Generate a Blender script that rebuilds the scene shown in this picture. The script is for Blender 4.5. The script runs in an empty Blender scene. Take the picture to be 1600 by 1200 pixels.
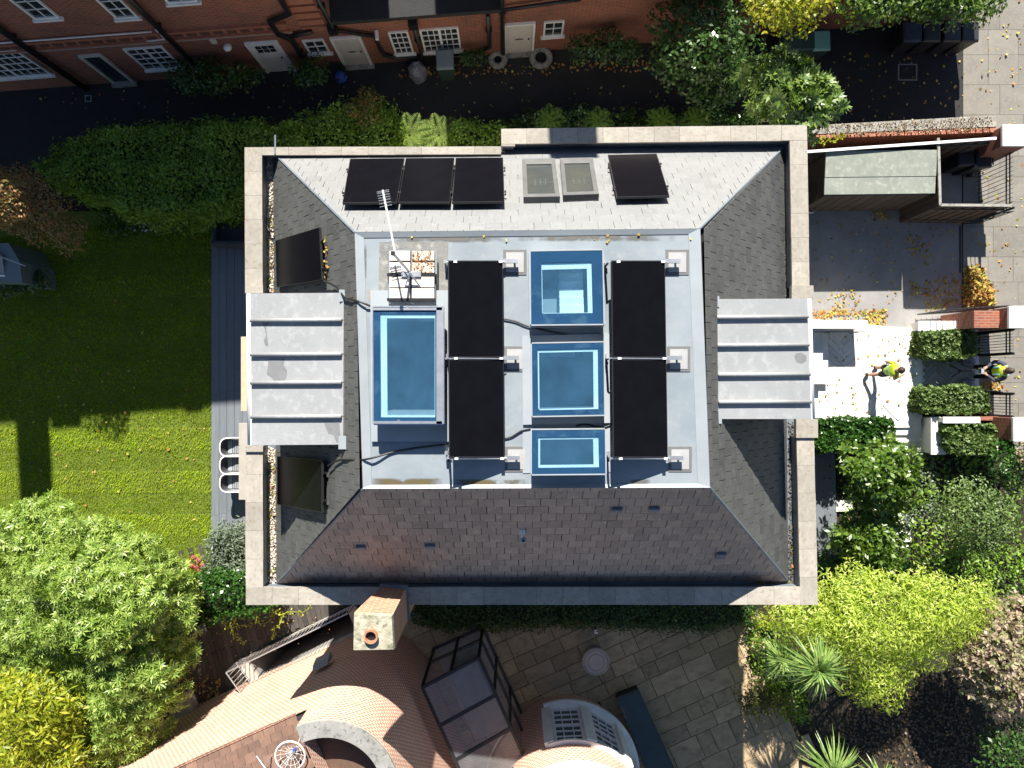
import bpy, bmesh, math, random
import numpy as np
from mathutils import Vector, Matrix, geometry
random.seed(7); rng = np.random.default_rng(7)
sc = bpy.context.scene; col = sc.collection
R = math.radians
# ---------------------------------------------------------------- camera, sky, sun, exposure
HC, FP = 21.3, 1109.0            # drone height above the lawn, focal length in photo pixels
cam = bpy.data.objects.new('camera', bpy.data.cameras.new('camera')); col.objects.link(cam)
cam.location = (0, 0, HC); cam.data.sensor_width = 36; cam.data.lens = 36*FP/1600
cam.data.clip_end = 500; sc.camera = cam
SUN_EL, SUN_X = 38.0, 0.055
w = bpy.data.worlds.new('World'); sc.world = w; w.use_nodes = True
nt = w.node_tree; bg = nt.nodes['Background']; sky = nt.nodes.new('ShaderNodeTexSky')
sky.sky_type = 'NISHITA'; sky.sun_disc = False
sky.sun_elevation = R(SUN_EL); sky.sun_rotation = R(-3); sky.altitude = 50; sky.dust_density = 0.1; sky.ozone_density = 1.3
nt.links.new(sky.outputs[0], bg.inputs[0]); bg.inputs[1].default_value = 0.05
sl = bpy.data.lights.new('sun', 'SUN'); sl.energy = 5.0; sl.angle = R(0.5); sl.color = (1, .95, .86)
so = bpy.data.objects.new('sun', sl); col.objects.link(so); so.location = (0, 30, 40)
sdir = Vector((SUN_X, -1, 0)).normalized()*math.cos(R(SUN_EL)) + Vector((0, 0, -math.sin(R(SUN_EL))))
so.rotation_euler = sdir.to_track_quat('-Z', 'Y').to_euler()
vs = sc.view_settings; vs.view_transform = 'Standard'; vs.look = 'None'; vs.gamma = 1; vs.exposure = 1.38
sc.render.resolution_x = 1024; sc.render.resolution_y = 768

# ---------------------------------------------------------------- helpers
def P(px, py, z=0.0):
    k = (HC-z)/FP
    return Vector(((px-800)*k, (600-py)*k, z))
def ray_plane(px, py, p0, n):
    d = Vector(((px-800)/FP, (600-py)/FP, -1)); o = Vector((0, 0, HC))
    return o + d*((p0-o).dot(n)/d.dot(n))
def tag(o, label=None, cat=None, group=None, kind=None):
    if label: o['label'] = label
    if cat: o['category'] = cat
    if group: o['group'] = group
    if kind: o['kind'] = kind
    return o
def thing(name, label, cat, loc=(0, 0, 0), group=None):
    o = bpy.data.objects.new(name, None); col.objects.link(o); o.location = loc; o.empty_display_size = .2
    return tag(o, label, cat, group)
def wloc(o):
    v = Vector((0, 0, 0))
    while o is not None: v += Vector(o.location); o = o.parent
    return v
def link(o, parent=None):
    col.objects.link(o); o.parent = parent; return o
def auto_uv(me):
    uvl = me.uv_layers.new(name='UV'); Z = Vector((0, 0, 1))
    for p in me.polygons:
        n = p.normal
        if abs(n.z) > .95: t, b = Vector((1, 0, 0)), Vector((0, 1, 0))
        else: t = Z.cross(n).normalized(); b = n.cross(t)
        for li in p.loop_indices:
            c = me.vertices[me.loops[li].vertex_index].co
            uvl.data[li].uv = (c.dot(t), c.dot(b))
class MB:
    def __init__(s): s.v = []; s.f = []; s.uv = None
    def poly(s, pts):
        i = len(s.v); s.v += [tuple(p) for p in pts]; s.f.append(tuple(range(i, i+len(pts)))); return s
    def prism(s, a, b):
        n = len(a); i = len(s.v); s.v += [tuple(p) for p in a] + [tuple(p) for p in b]
        s.f.append(tuple(i+k for k in reversed(range(n)))); s.f.append(tuple(i+n+k for k in range(n)))
        for k in range(n):
            m = (k+1) % n; s.f.append((i+k, i+m, i+n+m, i+n+k))
        return s
    def up(s, pts, z0, z1):     # upright prism over a plan outline
        return s.prism([(p[0], p[1], z0) for p in pts], [(p[0], p[1], z1) for p in pts])
    def slab(s, pts, th):       # plate with given top corners
        pts = [Vector(p) for p in pts]; n = (pts[1]-pts[0]).cross(pts[-1]-pts[0]).normalized()
        if n.z < 0: n = -n
        return s.prism([p-n*th for p in pts], pts)
    def box(s, c, d, rz=0, m=None):
        m = m or Matrix.Rotation(rz, 3, 'Z'); c = Vector(c); x, y, z = d[0]/2, d[1]/2, d[2]/2
        q = [(-x, -y), (x, -y), (x, y), (-x, y)]
        return s.prism([c+m@Vector((a, b, -z)) for a, b in q], [c+m@Vector((a, b, z)) for a, b in q])
    def tube(s, path, r, n=6, r1=None, cap=True):
        path = [Vector(p) for p in path]; k = len(path); r1 = r if r1 is None else r1; i0 = len(s.v); u = None
        for j, p in enumerate(path):
            t = (path[min(j+1, k-1)]-path[max(j-1, 0)]).normalized()
            if u is None: u = t.orthogonal().normalized()
            else:
                u = u - t*u.dot(t); u = u.normalized() if u.length > 1e-5 else t.orthogonal().normalized()
            v = t.cross(u); rr = r+(r1-r)*j/max(1, k-1)
            for a in range(n):
                A = 2*math.pi*a/n; s.v.append(tuple(p+u*(rr*math.cos(A))+v*(rr*math.sin(A))))
        for j in range(k-1):
            for a in range(n):
                b = (a+1) % n; s.f.append((i0+j*n+a, i0+j*n+b, i0+(j+1)*n+b, i0+(j+1)*n+a))
        if cap:
            s.f.append(tuple(i0+a for a in reversed(range(n)))); s.f.append(tuple(i0+(k-1)*n+a for a in range(n)))
        return s
    def lathe(s, c, prof, n=24, a0=0, a1=2*math.pi):
        c = Vector(c); i0 = len(s.v); full = abs(a1-a0-2*math.pi) < 1e-4; m = n if full else n+1
        for r, z in prof:
            for a in range(m):
                A = a0+(a1-a0)*a/n; s.v.append((c.x+r*math.cos(A), c.y+r*math.sin(A), c.z+z))
        for j in range(len(prof)-1):
            for a in range(n):
                b = (a+1) % m; s.f.append((i0+j*m+a, i0+j*m+b, i0+(j+1)*m+b, i0+(j+1)*m+a))
        return s
    def mesh(s, name, off=Vector((0, 0, 0)), smooth=False):
        me = bpy.data.meshes.new(name); me.from_pydata(s.v, [], s.f)
        bm = bmesh.new(); bm.from_mesh(me); bmesh.ops.recalc_face_normals(bm, faces=bm.faces); bm.to_mesh(me); bm.free()
        if s.uv is None: auto_uv(me)
        if off.length > 0: me.transform(Matrix.Translation(-off))
        if smooth: me.polygons.foreach_set('use_smooth', [True]*len(me.polygons))
        return me
    def build(s, name, mat, parent=None, smooth=False, bevel=0):
        me = s.mesh(name, wloc(parent) if parent else Vector((0, 0, 0)), smooth); me.materials.append(mat)
        o = link(bpy.data.objects.new(name, me), parent)
        if bevel:
            b = o.modifiers.new('bevel', 'BEVEL'); b.width = bevel; b.segments = 2; b.limit_method = 'ANGLE'
        return o
    def top(s, name, mat, label, cat, group=None, **k):   # a thing that is one mesh, origin at its base
        vs_ = np.array(s.v); c = Vector((vs_[:, 0].mean(), vs_[:, 1].mean(), vs_[:, 2].min()))
        o = s.build(name, mat, None, **k); o.data.transform(Matrix.Translation(-c)); o.location = c
        return tag(o, label, cat, group)
def struct(o): o['kind'] = 'structure'; return o
def piece(name, me, mat, parent, loc, rot=None, scale=None):
    o = bpy.data.objects.new(name, me)
    if not me.materials: me.materials.append(mat)
    link(o, parent); o.location = Vector(loc)-wloc(parent)
    if rot is not None:
        o.rotation_mode = 'QUATERNION'; o.rotation_quaternion = rot.to_quaternion() if hasattr(rot, 'to_quaternion') else rot
    if scale: o.scale = scale
    return o
def unit_box(name):
    return MB().box((0, 0, 0), (1, 1, 1)).mesh(name)
def copy_tree(o, parent=None):
    c = o.copy(); col.objects.link(c); c.parent = parent
    for ch in [x for x in bpy.data.objects if x.parent == o]: copy_tree(ch, c)
    return c
def inpoly(x, y, poly):
    r = False; j = len(poly)-1
    for i in range(len(poly)):
        xi, yi = poly[i][:2]; xj, yj = poly[j][:2]
        if (yi > y) != (yj > y) and x < (xj-xi)*(y-yi)/(yj-yi)+xi: r = not r
        j = i
    return r
def dpoly(x, y, poly):
    d = 1e9
    for i in range(len(poly)):
        ax, ay = poly[i-1][:2]; bx, by = poly[i][:2]; L = (bx-ax)**2+(by-ay)**2
        t = max(0, min(1, ((x-ax)*(bx-ax)+(y-ay)*(by-ay))/L)); d = min(d, math.hypot(x-ax-t*(bx-ax), y-ay-t*(by-ay)))
    return d
def inpoly_np(x, y, poly):
    r = np.zeros(len(x), bool); j = len(poly)-1
    for i in range(len(poly)):
        xi, yi = poly[i][:2]; xj, yj = poly[j][:2]
        if yi != yj:
            r ^= ((yi > y) != (yj > y)) & (x < (xj-xi)*(y-yi)/(yj-yi)+xi)
        j = i
    return r
def sample_poly(poly, n):
    xs = [p[0] for p in poly]; ys = [p[1] for p in poly]; out = np.zeros((0, 2))
    while len(out) < n:
        x = rng.uniform(min(xs), max(xs), n*2+10); y = rng.uniform(min(ys), max(ys), n*2+10)
        k = inpoly_np(x, y, poly); out = np.vstack([out, np.stack([x[k], y[k]], 1)])
    return out[:n]
def PN(pix, z):       # many pixels to ground points
    z = np.broadcast_to(np.asarray(z, float), (len(pix),)); k = (HC-z)/FP
    return np.stack([(pix[:, 0]-800)*k, (600-pix[:, 1])*k, z], 1)

# ---------------------------------------------------------------- materials
MATS = {}
def newmat(name):
    m = bpy.data.materials.new(name); m.use_nodes = True; MATS[name] = m
    return m, m.node_tree, m.node_tree.nodes['Principled BSDF']
def N(nt, t, **k):
    n = nt.nodes.new(t)
    for a, b in k.items(): setattr(n, a, b)
    return n
def mixcol(nt, fac, a, b, mode='MIX'):
    n = N(nt, 'ShaderNodeMix', data_type='RGBA', blend_type=mode)
    for i, v in ((0, fac), (6, a), (7, b)):
        if hasattr(v, 'is_linked') or hasattr(v, 'node'): nt.links.new(v, n.inputs[i])
        elif i == 0: n.inputs[0].default_value = v
        else: n.inputs[i].default_value = (*v, 1) if len(v) == 3 else v
    return n.outputs[2]
def noise(nt, scale, detail=6, rough=.6, vec=None, lo=.35, hi=.65):
    n = N(nt, 'ShaderNodeTexNoise'); n.inputs['Scale'].default_value = scale; n.inputs['Detail'].default_value = detail
    n.inputs['Roughness'].default_value = rough
    if vec is not None: nt.links.new(vec, n.inputs['Vector'])
    r = N(nt, 'ShaderNodeMapRange'); r.inputs[1].default_value = lo; r.inputs[2].default_value = hi
    nt.links.new(n.outputs[0], r.inputs[0]); return r.outputs[0]
def bumpit(nt, b, h, strength, dist=.01):
    n = N(nt, 'ShaderNodeBump'); n.inputs['Strength'].default_value = strength; n.inputs['Distance'].default_value = dist
    nt.links.new(h, n.inputs['Height']); nt.links.new(n.outputs[0], b.inputs['Normal'])
def M(name, c1, c2=None, scale=4, rough=.7, bump=0, metal=0, spec=.5, rnd=0, c3=None, s3=25, lo=.35, hi=.65, bdist=.01):
    m, nt, b = newmat(name); c2 = c2 or tuple(x*.75 for x in c1)
    tc = N(nt, 'ShaderNodeTexCoord'); vec = tc.outputs['Object']
    if rnd:
        oi = N(nt, 'ShaderNodeObjectInfo'); va = N(nt, 'ShaderNodeVectorMath', operation='ADD')
        sc_ = N(nt, 'ShaderNodeVectorMath', operation='SCALE'); sc_.inputs[0].default_value = (37, 91, 53)
        nt.links.new(oi.outputs['Random'], sc_.inputs['Scale']); nt.links.new(vec, va.inputs[0]); nt.links.new(sc_.outputs[0], va.inputs[1]); vec = va.outputs[0]
    f = noise(nt, scale, vec=vec, lo=lo, hi=hi); c = mixcol(nt, f, c1, c2)
    if c3: c = mixcol(nt, noise(nt, s3, vec=vec, lo=.52, hi=.68), c, c3)
    if rnd:
        h = N(nt, 'ShaderNodeHueSaturation'); mr = N(nt, 'ShaderNodeMapRange'); mr.inputs[3].default_value = 1-rnd; mr.inputs[4].default_value = 1+rnd
        nt.links.new(oi.outputs['Random'], mr.inputs[0]); nt.links.new(mr.outputs[0], h.inputs['Value']); nt.links.new(c, h.inputs['Color']); c = h.outputs[0]
    nt.links.new(c, b.inputs['Base Color']); b.inputs['Roughness'].default_value = rough
    b.inputs['Metallic'].default_value = metal; b.inputs['Specular IOR Level'].default_value = spec
    if bump: bumpit(nt, b, noise(nt, 30 if bdist < .02 else 12, vec=vec, lo=.2, hi=.8), bump, bdist)
    return m
def brickmat(name, c1, c2, mortar, bw=.225, rh=.075, ms=.012, dirt=(.05, .04, .03), dirtf=.5, bump=.6):
    m, nt, b = newmat(name); uv = N(nt, 'ShaderNodeUVMap')
    br = N(nt, 'ShaderNodeTexBrick'); br.inputs['Scale'].default_value = 1
    for k, v in (('Brick Width', bw), ('Row Height', rh), ('Mortar Size', ms), ('Mortar Smooth', .2), ('Bias', 0)): br.inputs[k].default_value = v
    br.inputs['Color1'].default_value = (*c1, 1); br.inputs['Color2'].default_value = (*c2, 1); br.inputs['Mortar'].default_value = (*mortar, 1)
    nt.links.new(uv.outputs[0], br.inputs['Vector'])
    tc = N(nt, 'ShaderNodeTexCoord'); f = noise(nt, .7, vec=tc.outputs['Object'], lo=.45, hi=.75)
    mu = N(nt, 'ShaderNodeMath', operation='MULTIPLY'); nt.links.new(f, mu.inputs[0]); mu.inputs[1].default_value = dirtf
    c = mixcol(nt, mu.outputs[0], br.outputs[0], dirt)
    c = mixcol(nt, noise(nt, 9, vec=tc.outputs['Object'], lo=.5, hi=.8), c, tuple(x*1.25 for x in c1))
    nt.links.new(c, b.inputs['Base Color']); b.inputs['Roughness'].default_value = .85
    inv = N(nt, 'ShaderNodeMath', operation='SUBTRACT'); inv.inputs[0].default_value = 1; nt.links.new(br.outputs['Fac'], inv.inputs[1])
    bumpit(nt, b, inv.outputs[0], bump, .008); return m
def leafmat(name, cols, rough=.45, trans=.35, spec=.4):
    m, nt, b = newmat(name); g = N(nt, 'ShaderNodeNewGeometry'); r = N(nt, 'ShaderNodeValToRGB')
    e = r.color_ramp.elements
    while len(e) < len(cols): e.new(.5)
    for i, c in enumerate(cols): e[i].position = i/(len(cols)-1); e[i].color = (*c, 1)
    nt.links.new(g.outputs['Random Per Island'], r.inputs[0]); nt.links.new(r.outputs[0], b.inputs['Base Color'])
    b.inputs['Roughness'].default_value = rough; b.inputs['Specular IOR Level'].default_value = spec
    t = N(nt, 'ShaderNodeBsdfTranslucent'); h = N(nt, 'ShaderNodeHueSaturation'); h.inputs['Value'].default_value = 1.5; h.inputs['Saturation'].default_value = 1.15
    nt.links.new(r.outputs[0], h.inputs['Color']); nt.links.new(h.outputs[0], t.inputs[0])
    mx = N(nt, 'ShaderNodeMixShader'); mx.inputs[0].default_value = trans
    nt.links.new(b.outputs[0], mx.inputs[1]); nt.links.new(t.outputs[0], mx.inputs[2])
    nt.links.new(mx.outputs[0], nt.nodes['Material Output'].inputs[0]); return m
def glassmat(name, tint, refl=.12, rough=.02, film=(.03, .1, .18), dirt=.12):
    m, nt, b = newmat(name); nt.nodes.remove(b)
    tr = N(nt, 'ShaderNodeBsdfTransparent'); tr.inputs[0].default_value = (*tint, 1)
    gl = N(nt, 'ShaderNodeBsdfGlossy'); gl.inputs['Roughness'].default_value = rough; gl.inputs[0].default_value = (.9, .95, 1, 1)
    df = N(nt, 'ShaderNodeBsdfDiffuse'); df.inputs[0].default_value = (*film, 1)
    lf = N(nt, 'ShaderNodeLayerWeight'); lf.inputs[0].default_value = .5; lw = N(nt, 'ShaderNodeMath', operation='POWER'); nt.links.new(lf.outputs['Facing'], lw.inputs[0]); lw.inputs[1].default_value = 5
    ad = N(nt, 'ShaderNodeMath', operation='ADD'); ad.use_clamp = True; nt.links.new(lw.outputs[0], ad.inputs[0]); ad.inputs[1].default_value = refl
    tc = N(nt, 'ShaderNodeTexCoord'); f = noise(nt, 1.3, vec=tc.outputs['Object'], lo=.2, hi=.8)
    mu = N(nt, 'ShaderNodeMath', operation='MULTIPLY'); nt.links.new(f, mu.inputs[0]); mu.inputs[1].default_value = dirt*1.1; mu_ = N(nt, 'ShaderNodeMath', operation='ADD'); nt.links.new(mu.outputs[0], mu_.inputs[0]); mu_.inputs[1].default_value = dirt*.55; mu = mu_
    m0 = N(nt, 'ShaderNodeMixShader'); nt.links.new(mu.outputs[0], m0.inputs[0]); nt.links.new(tr.outputs[0], m0.inputs[1]); nt.links.new(df.outputs[0], m0.inputs[2])
    m1 = N(nt, 'ShaderNodeMixShader'); nt.links.new(ad.outputs[0], m1.inputs[0]); nt.links.new(m0.outputs[0], m1.inputs[1]); nt.links.new(gl.outputs[0], m1.inputs[2])
    nt.links.new(m1.outputs[0], nt.nodes['Material Output'].inputs[0]); return m

m_slate = M('slate', (.066, .067, .065), (.084, .085, .081), 2.5, .6, .25, rnd=.16, c3=(.1, .1, .095), s3=9, spec=.3)
m_slateS = M('slate bounce tint', (.33, .24, .2), (.24, .185, .16), 1.6, .6, .3, rnd=.13, c3=(.38, .27, .21), s3=7)  # brown light bounced off the brick house is put into this slate colour
m_slateN = M('slate sun glare', (.205, .208, .208), (.188, .191, .191), 2.5, .4, .15, rnd=.04, c3=(.225, .225, .225), s3=9, spec=.9)  # same slate made lighter: sun glare on the north slope put into the colour
m_under = M('roof felt', (.02, .02, .022), rough=.9)
m_stone = M('coping stone', (.34, .312, .268), (.275, .25, .215), 2.2, .8, .3, rnd=.13, c3=(.24, .2, .15), s3=6)
m_wall = M('rendered wall', (.5, .46, .4), (.42, .38, .33), 1.5, .85, .1)
m_grp = None
m_lead = M('lead sheet', (.30, .305, .31), (.265, .27, .275), 1.3, .45, .25, c3=(.34, .345, .35), s3=6, spec=.5)
m_leaddark = M('lead lining', (.15, .18, .21), (.11, .13, .16), 2, .5, .1)
m_black = M('black plastic', (.012, .012, .013), rough=.45)
m_blackmetal = M('black metal', (.015, .015, .017), rough=.4, spec=.5)
m_alu = M('brushed aluminium', (.62, .63, .65), (.5, .51, .53), 6, .35, 0, metal=.8)
m_white = M('white paint', (.78, .77, .75), (.68, .67, .65), 3, .5)
m_whitewall = M('white render', (.78, .76, .72), (.66, .64, .6), 2, .75, .1)
m_greyframe = M('grey frame', (.3, .32, .34), (.25, .27, .29), 3, .45)
m_pv = M('solar glass', (.004, .004, .0055), (.005, .005, .007), 3, .25, spec=.05)
m_pvframe = M('panel frame', (.02, .02, .022), rough=.4)
m_blueglass = M('enamelled glass border', (.012, .045, .1), (.016, .055, .12), 1.3, .15, spec=.5, c3=(.035, .085, .15), s3=3)
m_glass = glassmat('skylight glass', (.7, .88, .94), .1, .02, (.08, .24, .42), .22)
m_winglass = M('window glass', (.02, .025, .03), (.035, .04, .045), 2, .05, spec=1)
m_consglass = glassmat('conservatory glass', (.78, .8, .8), .05, .03, (.5, .5, .52), .16)
m_lining = M('white lining', (.85, .85, .83), (.8, .8, .78), rough=.6)
m_roomfloor = M('room floor', (.3, .33, .35), (.24, .27, .3), .8, .5)
m_brick = brickmat('red brick', (.30, .085, .045), (.2, .055, .035), (.26, .17, .12))
m_brick2 = brickmat('orange brick', (.46, .21, .135), (.38, .16, .1), (.7, .56, .45), .115, .085, .015, dirtf=.15)
m_brickch = brickmat('chimney brick', (.42, .19, .1), (.34, .12, .07), (.5, .38, .28), .225, .075, .014, dirtf=.2)
m_terra = M('terracotta', (.36, .14, .08), (.28, .1, .06), 6, .8, .2)
m_tile = M('clay tile', (.17, .095, .065), (.12, .07, .05), 5, .8, .3, rnd=.25)
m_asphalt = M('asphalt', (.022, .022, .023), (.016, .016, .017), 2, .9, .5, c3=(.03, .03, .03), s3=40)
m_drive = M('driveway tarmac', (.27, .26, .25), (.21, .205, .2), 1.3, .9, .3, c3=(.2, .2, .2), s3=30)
m_soil = M('soil', (.024, .018, .012), (.014, .011, .007), 3, .95, .8, c3=(.045, .034, .02), s3=14, bdist=.04)
m_bark = M('bark', (.11, .08, .055), (.06, .045, .03), 9, .9, .8, bdist=.03)
m_pave = M('pavement slab', (.2, .185, .158), (.16, .15, .13), 2, .85, .25, rnd=.1, c3=(.22, .2, .17), s3=12)
m_patio = M('york stone', (.42, .31, .18), (.31, .23, .14), 2.3, .85, .4, rnd=.22, c3=(.24, .18, .11), s3=2.5)
m_lime = M('limestone', (.70, .68, .64), (.6, .58, .54), 3, .7, .15, rnd=.06)
m_deckgrey = M('composite deck', (.15, .165, .185), (.12, .135, .15), 4, .6, .1, rnd=.07)
m_decktimber = M('weathered timber deck', (.035, .03, .027), (.07, .06, .052), 6, .85, .4, rnd=.3, c3=(.02, .017, .015), s3=15)
m_wood = M('stained fence wood', (.10, .07, .048), (.065, .045, .03), 6, .85, .4, rnd=.15)
m_felt = M('green roof felt', (.24, .26, .22), (.19, .21, .18), 3, .85, .2, c3=(.3, .31, .27), s3=8)
m_concrete = M('concrete', (.3, .29, .26), (.22, .21, .19), 4, .9, .3, c3=(.12, .12, .09), s3=8)
m_bin = M('dark green plastic', (.03, .06, .05), (.04, .075, .06), 3, .4)
m_bingrey = M('dark plastic', (.02, .022, .026), rough=.45)
m_bintop = M('mint green plastic', (.2, .42, .34), (.16, .36, .3), 3, .4)
m_paledoor = M('cream door paint', (.6, .56, .5), (.52, .48, .42), 2, .5)
m_darkdoor = M('blue black door paint', (.02, .035, .045), rough=.4)
m_rattan = M('white rattan', (.75, .74, .7), rough=.6)
m_beige = M('beige table top', (.36, .33, .29), (.3, .28, .24), 4, .6)
m_cushion = M('charcoal cushion', (.05, .055, .065), (.04, .044, .05), 6, .9, .2)
m_skin = M('skin', (.50, .26, .17), (.44, .22, .14), 8, .55)
m_hair = M('brown hair', (.045, .024, .014), (.03, .016, .01), 30, .6, .6)
m_hiviz = M('high visibility yellow', (.62, .82, .03), (.55, .75, .03), 8, .7)
m_reflect = M('reflective tape', (.25, .5, .62), rough=.35)
m_navy = M('navy cloth', (.035, .045, .075), (.05, .06, .09), 9, .9, .3)
m_shorts = M('black shorts', (.014, .014, .016), rough=.9)
m_shoe = M('black boots', (.012, .012, .012), rough=.6)
m_pot = M('clay pot', (.42, .2, .11), (.3, .14, .08), 6, .8)
m_blue = M('blue plastic', (.03, .1, .4), rough=.5)
m_sack = M('grey plastic sack', (.2, .2, .24), (.14, .14, .18), 4, .5, .5, bdist=.04)
m_water = M('dark glass lid', (.018, .034, .034), (.025, .045, .044), 2, .12, spec=.8)
m_sage = M('sage grey board', (.16, .2, .21), (.13, .165, .175), 3, .6)
l_hedge = leafmat('hedge leaf', [(.09, .17, .02), (.17, .29, .035), (.27, .4, .06)], trans=.35)
l_ivy = leafmat('ivy leaf', [(.012, .04, .008), (.03, .085, .012), (.06, .15, .02)], rough=.3, trans=.2)
l_fig = leafmat('fig leaf', [(.10, .18, .025), (.22, .32, .055), (.38, .47, .12)], rough=.4, trans=.3)
l_yellow = leafmat('yellow green leaf', [(.14, .2, .012), (.3, .34, .02), (.46, .44, .05)], trans=.4)
l_bamboo = leafmat('golden bamboo leaf', [(.17, .25, .025), (.31, .41, .045), (.45, .53, .08), (.56, .6, .18)], trans=.45)
l_box = leafmat('box leaf', [(.05, .09, .02), (.10, .16, .04), (.18, .25, .08)], trans=.25)
l_dark = leafmat('dark evergreen leaf', [(.02, .055, .012), (.045, .095, .02), (.08, .14, .03)], rough=.3, trans=.2)
l_gloss = leafmat('glossy laurel leaf', [(.04, .09, .01), (.09, .16, .02), (.16, .24, .03)], rough=.38, trans=.3, spec=.7)
l_rhodo = leafmat('rhododendron leaf', [(.05, .1, .02), (.11, .18, .03), (.2, .28, .06)], rough=.4, trans=.25, spec=.6)
l_copper = leafmat('copper leaf', [(.12, .12, .03), (.3, .17, .06), (.42, .22, .1), (.14, .17, .04)], trans=.3)
l_purple = leafmat('smoke bush leaf', [(.14, .11, .06), (.32, .25, .18), (.46, .34, .26), (.16, .2, .06), (.3, .3, .14)], trans=.3)
l_grey = leafmat('grey green leaf', [(.08, .11, .07), (.15, .19, .13), (.2, .24, .15)], trans=.2)
l_fern = leafmat('fern frond', [(.08, .14, .015), (.16, .24, .03), (.25, .32, .05)], trans=.4)
l_palm = leafmat('cordyline blade', [(.08, .16, .035), (.16, .25, .06), (.3, .38, .12)], rough=.35, trans=.25)
l_grass = leafmat('grass blade', [(.17, .29, .007), (.3, .42, .012), (.46, .52, .03)], rough=.6, trans=.35, spec=.15)
_nt = l_grass.node_tree; _r = [n for n in _nt.nodes if n.type == 'VALTORGB'][0]; _tc = N(_nt, 'ShaderNodeTexCoord')
_f = noise(_nt, .9, vec=_tc.outputs['Object'], lo=.4, hi=.75); _c = mixcol(_nt, _f, _r.outputs[0], (.26, .3, .03))
_f2 = noise(_nt, 4.5, vec=_tc.outputs['Object'], lo=.55, hi=.75); _c = mixcol(_nt, _f2, _c, (.08, .16, .006))
for _l in list(_nt.links):
    if _l.from_node == _r and _l.to_node.type in ('BSDF_PRINCIPLED', 'HUE_SAT'): _s = _l.to_socket; _nt.links.remove(_l); _nt.links.new(_c, _s)
l_fall = leafmat('fallen leaf', [(.30, .10, .03), (.42, .22, .06), (.5, .36, .12), (.35, .35, .05), (.22, .11, .05)], rough=.7, trans=.1, spec=.2)
l_pebble = leafmat('pebble', [(.5, .42, .32), (.62, .56, .48), (.4, .3, .2), (.68, .65, .6)], rough=.8, trans=0)
l_flower = leafmat('red hydrangea petal', [(.4, .08, .09), (.5, .15, .15), (.35, .05, .06)], trans=.3)
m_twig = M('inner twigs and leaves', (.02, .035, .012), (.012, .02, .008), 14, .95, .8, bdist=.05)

# ---------------------------------------------------------------- foliage
def quadleaf(w_, fold=.12, tip=0.0):     # one leaf along +x in the xy plane
    return np.array([[0, 0, 0], [.5, -w_, fold], [1, 0, tip], [.5, w_, fold]], float)
def rosette(n, w_, lift=.35, r0=.05):
    out = []
    for i in range(n):
        a = 2*math.pi*(i+.3*random.random())/n; ln = random.uniform(.75, 1.05); q = quadleaf(w_*random.uniform(.8, 1.2), .05, -.05); q[:, 0] = q[:, 0]*ln+r0
        el = lift*random.uniform(.3, 1.4); q2 = q.copy(); q2[:, 0] = q[:, 0]*math.cos(el)-q[:, 2]*math.sin(el); q2[:, 2] = q[:, 0]*math.sin(el)+q[:, 2]*math.cos(el)
        c, s = math.cos(a), math.sin(a); x = q2[:, 0]*c-q2[:, 1]*s; y = q2[:, 0]*s+q2[:, 1]*c; out.append(np.stack([x, y, q2[:, 2]], 1))
    return np.concatenate(out)
def leaf_mesh(name, pts, nrm, tmpl, size, jit=.5):
    n = len(pts); nrm = nrm + jit*rng.normal(size=(n, 3)); nrm /= np.linalg.norm(nrm, axis=1, keepdims=True)+1e-9
    a = rng.normal(size=(n, 3)); t = a-(a*nrm).sum(1, keepdims=True)*nrm; t /= np.linalg.norm(t, axis=1, keepdims=True)+1e-9
    b = np.cross(nrm, t); size = np.broadcast_to(size, (n,)); k = len(tmpl)
    V = pts[:, None, :] + size[:, None, None]*(tmpl[None, :, 0:1]*t[:, None, :]+tmpl[None, :, 1:2]*b[:, None, :]+tmpl[None, :, 2:3]*nrm[:, None, :])
    return raw_quads(name, V.reshape(-1, 3))
def raw_quads(name, V):
    me = bpy.data.meshes.new(name); nv = len(V); me.vertices.add(nv); me.vertices.foreach_set('co', V.astype(np.float32).ravel())
    me.loops.add(nv); me.loops.foreach_set('vertex_index', np.arange(nv, dtype=np.int32))
    me.polygons.add(nv//4); me.polygons.foreach_set('loop_start', np.arange(0, nv, 4, dtype=np.int32))
    me.update(calc_edges=True); return me
def mobj(name, me, mat, parent=None):
    if parent is not None: me.transform(Matrix.Translation(-wloc(parent)))
    me.materials.append(mat); return link(bpy.data.objects.new(name, me), parent)
def sphere_dirs(n, zmin=-.35):
    z = rng.uniform(zmin, 1, n); a = rng.uniform(0, 2*math.pi, n); r = np.sqrt(1-z*z); return np.stack([r*np.cos(a), r*np.sin(a), z], 1)
def blob_leaves(C, rad, per, flat=.75):
    pts, nr = [], []
    for c, r in zip(C, rad):
        d = sphere_dirs(per); f = rng.uniform(.55, 1.05, (per, 1)); p = np.array(c)+d*r*f*np.array([1, 1, flat]); pts.append(p); nr.append(d+np.array([0, 0, .5]))
    return np.concatenate(pts), np.concatenate(nr)
def crown_blobs(poly, z0, z1, nb, rb):
    s = sample_poly(poly, nb*6); d = np.array([dpoly(x, y, poly) for x, y in s]); dm = max(d.max(), 1)
    kp = d > min(rb*FP/(HC-z1)*.55, dm*.6); s, d = s[kp], d[kp]
    chosen = []
    for i in range(len(s)):      # keep the blobs apart from each other
        if all(math.hypot(s[i][0]-s[j][0], s[i][1]-s[j][1]) > rb*FP/(HC-z1)*.62 for j in chosen): chosen.append(i)
        if len(chosen) >= nb: break
    C, rr = [], []
    for i in chosen:
        h = 1-(1-min(1, d[i]/dm))**2; z = z0+(z1-z0)*h*random.uniform(.75, 1.08)
        C.append(P(s[i][0], s[i][1], z)); rr.append(rb*random.uniform(.7, 1.15))
    return C, rr
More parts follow.
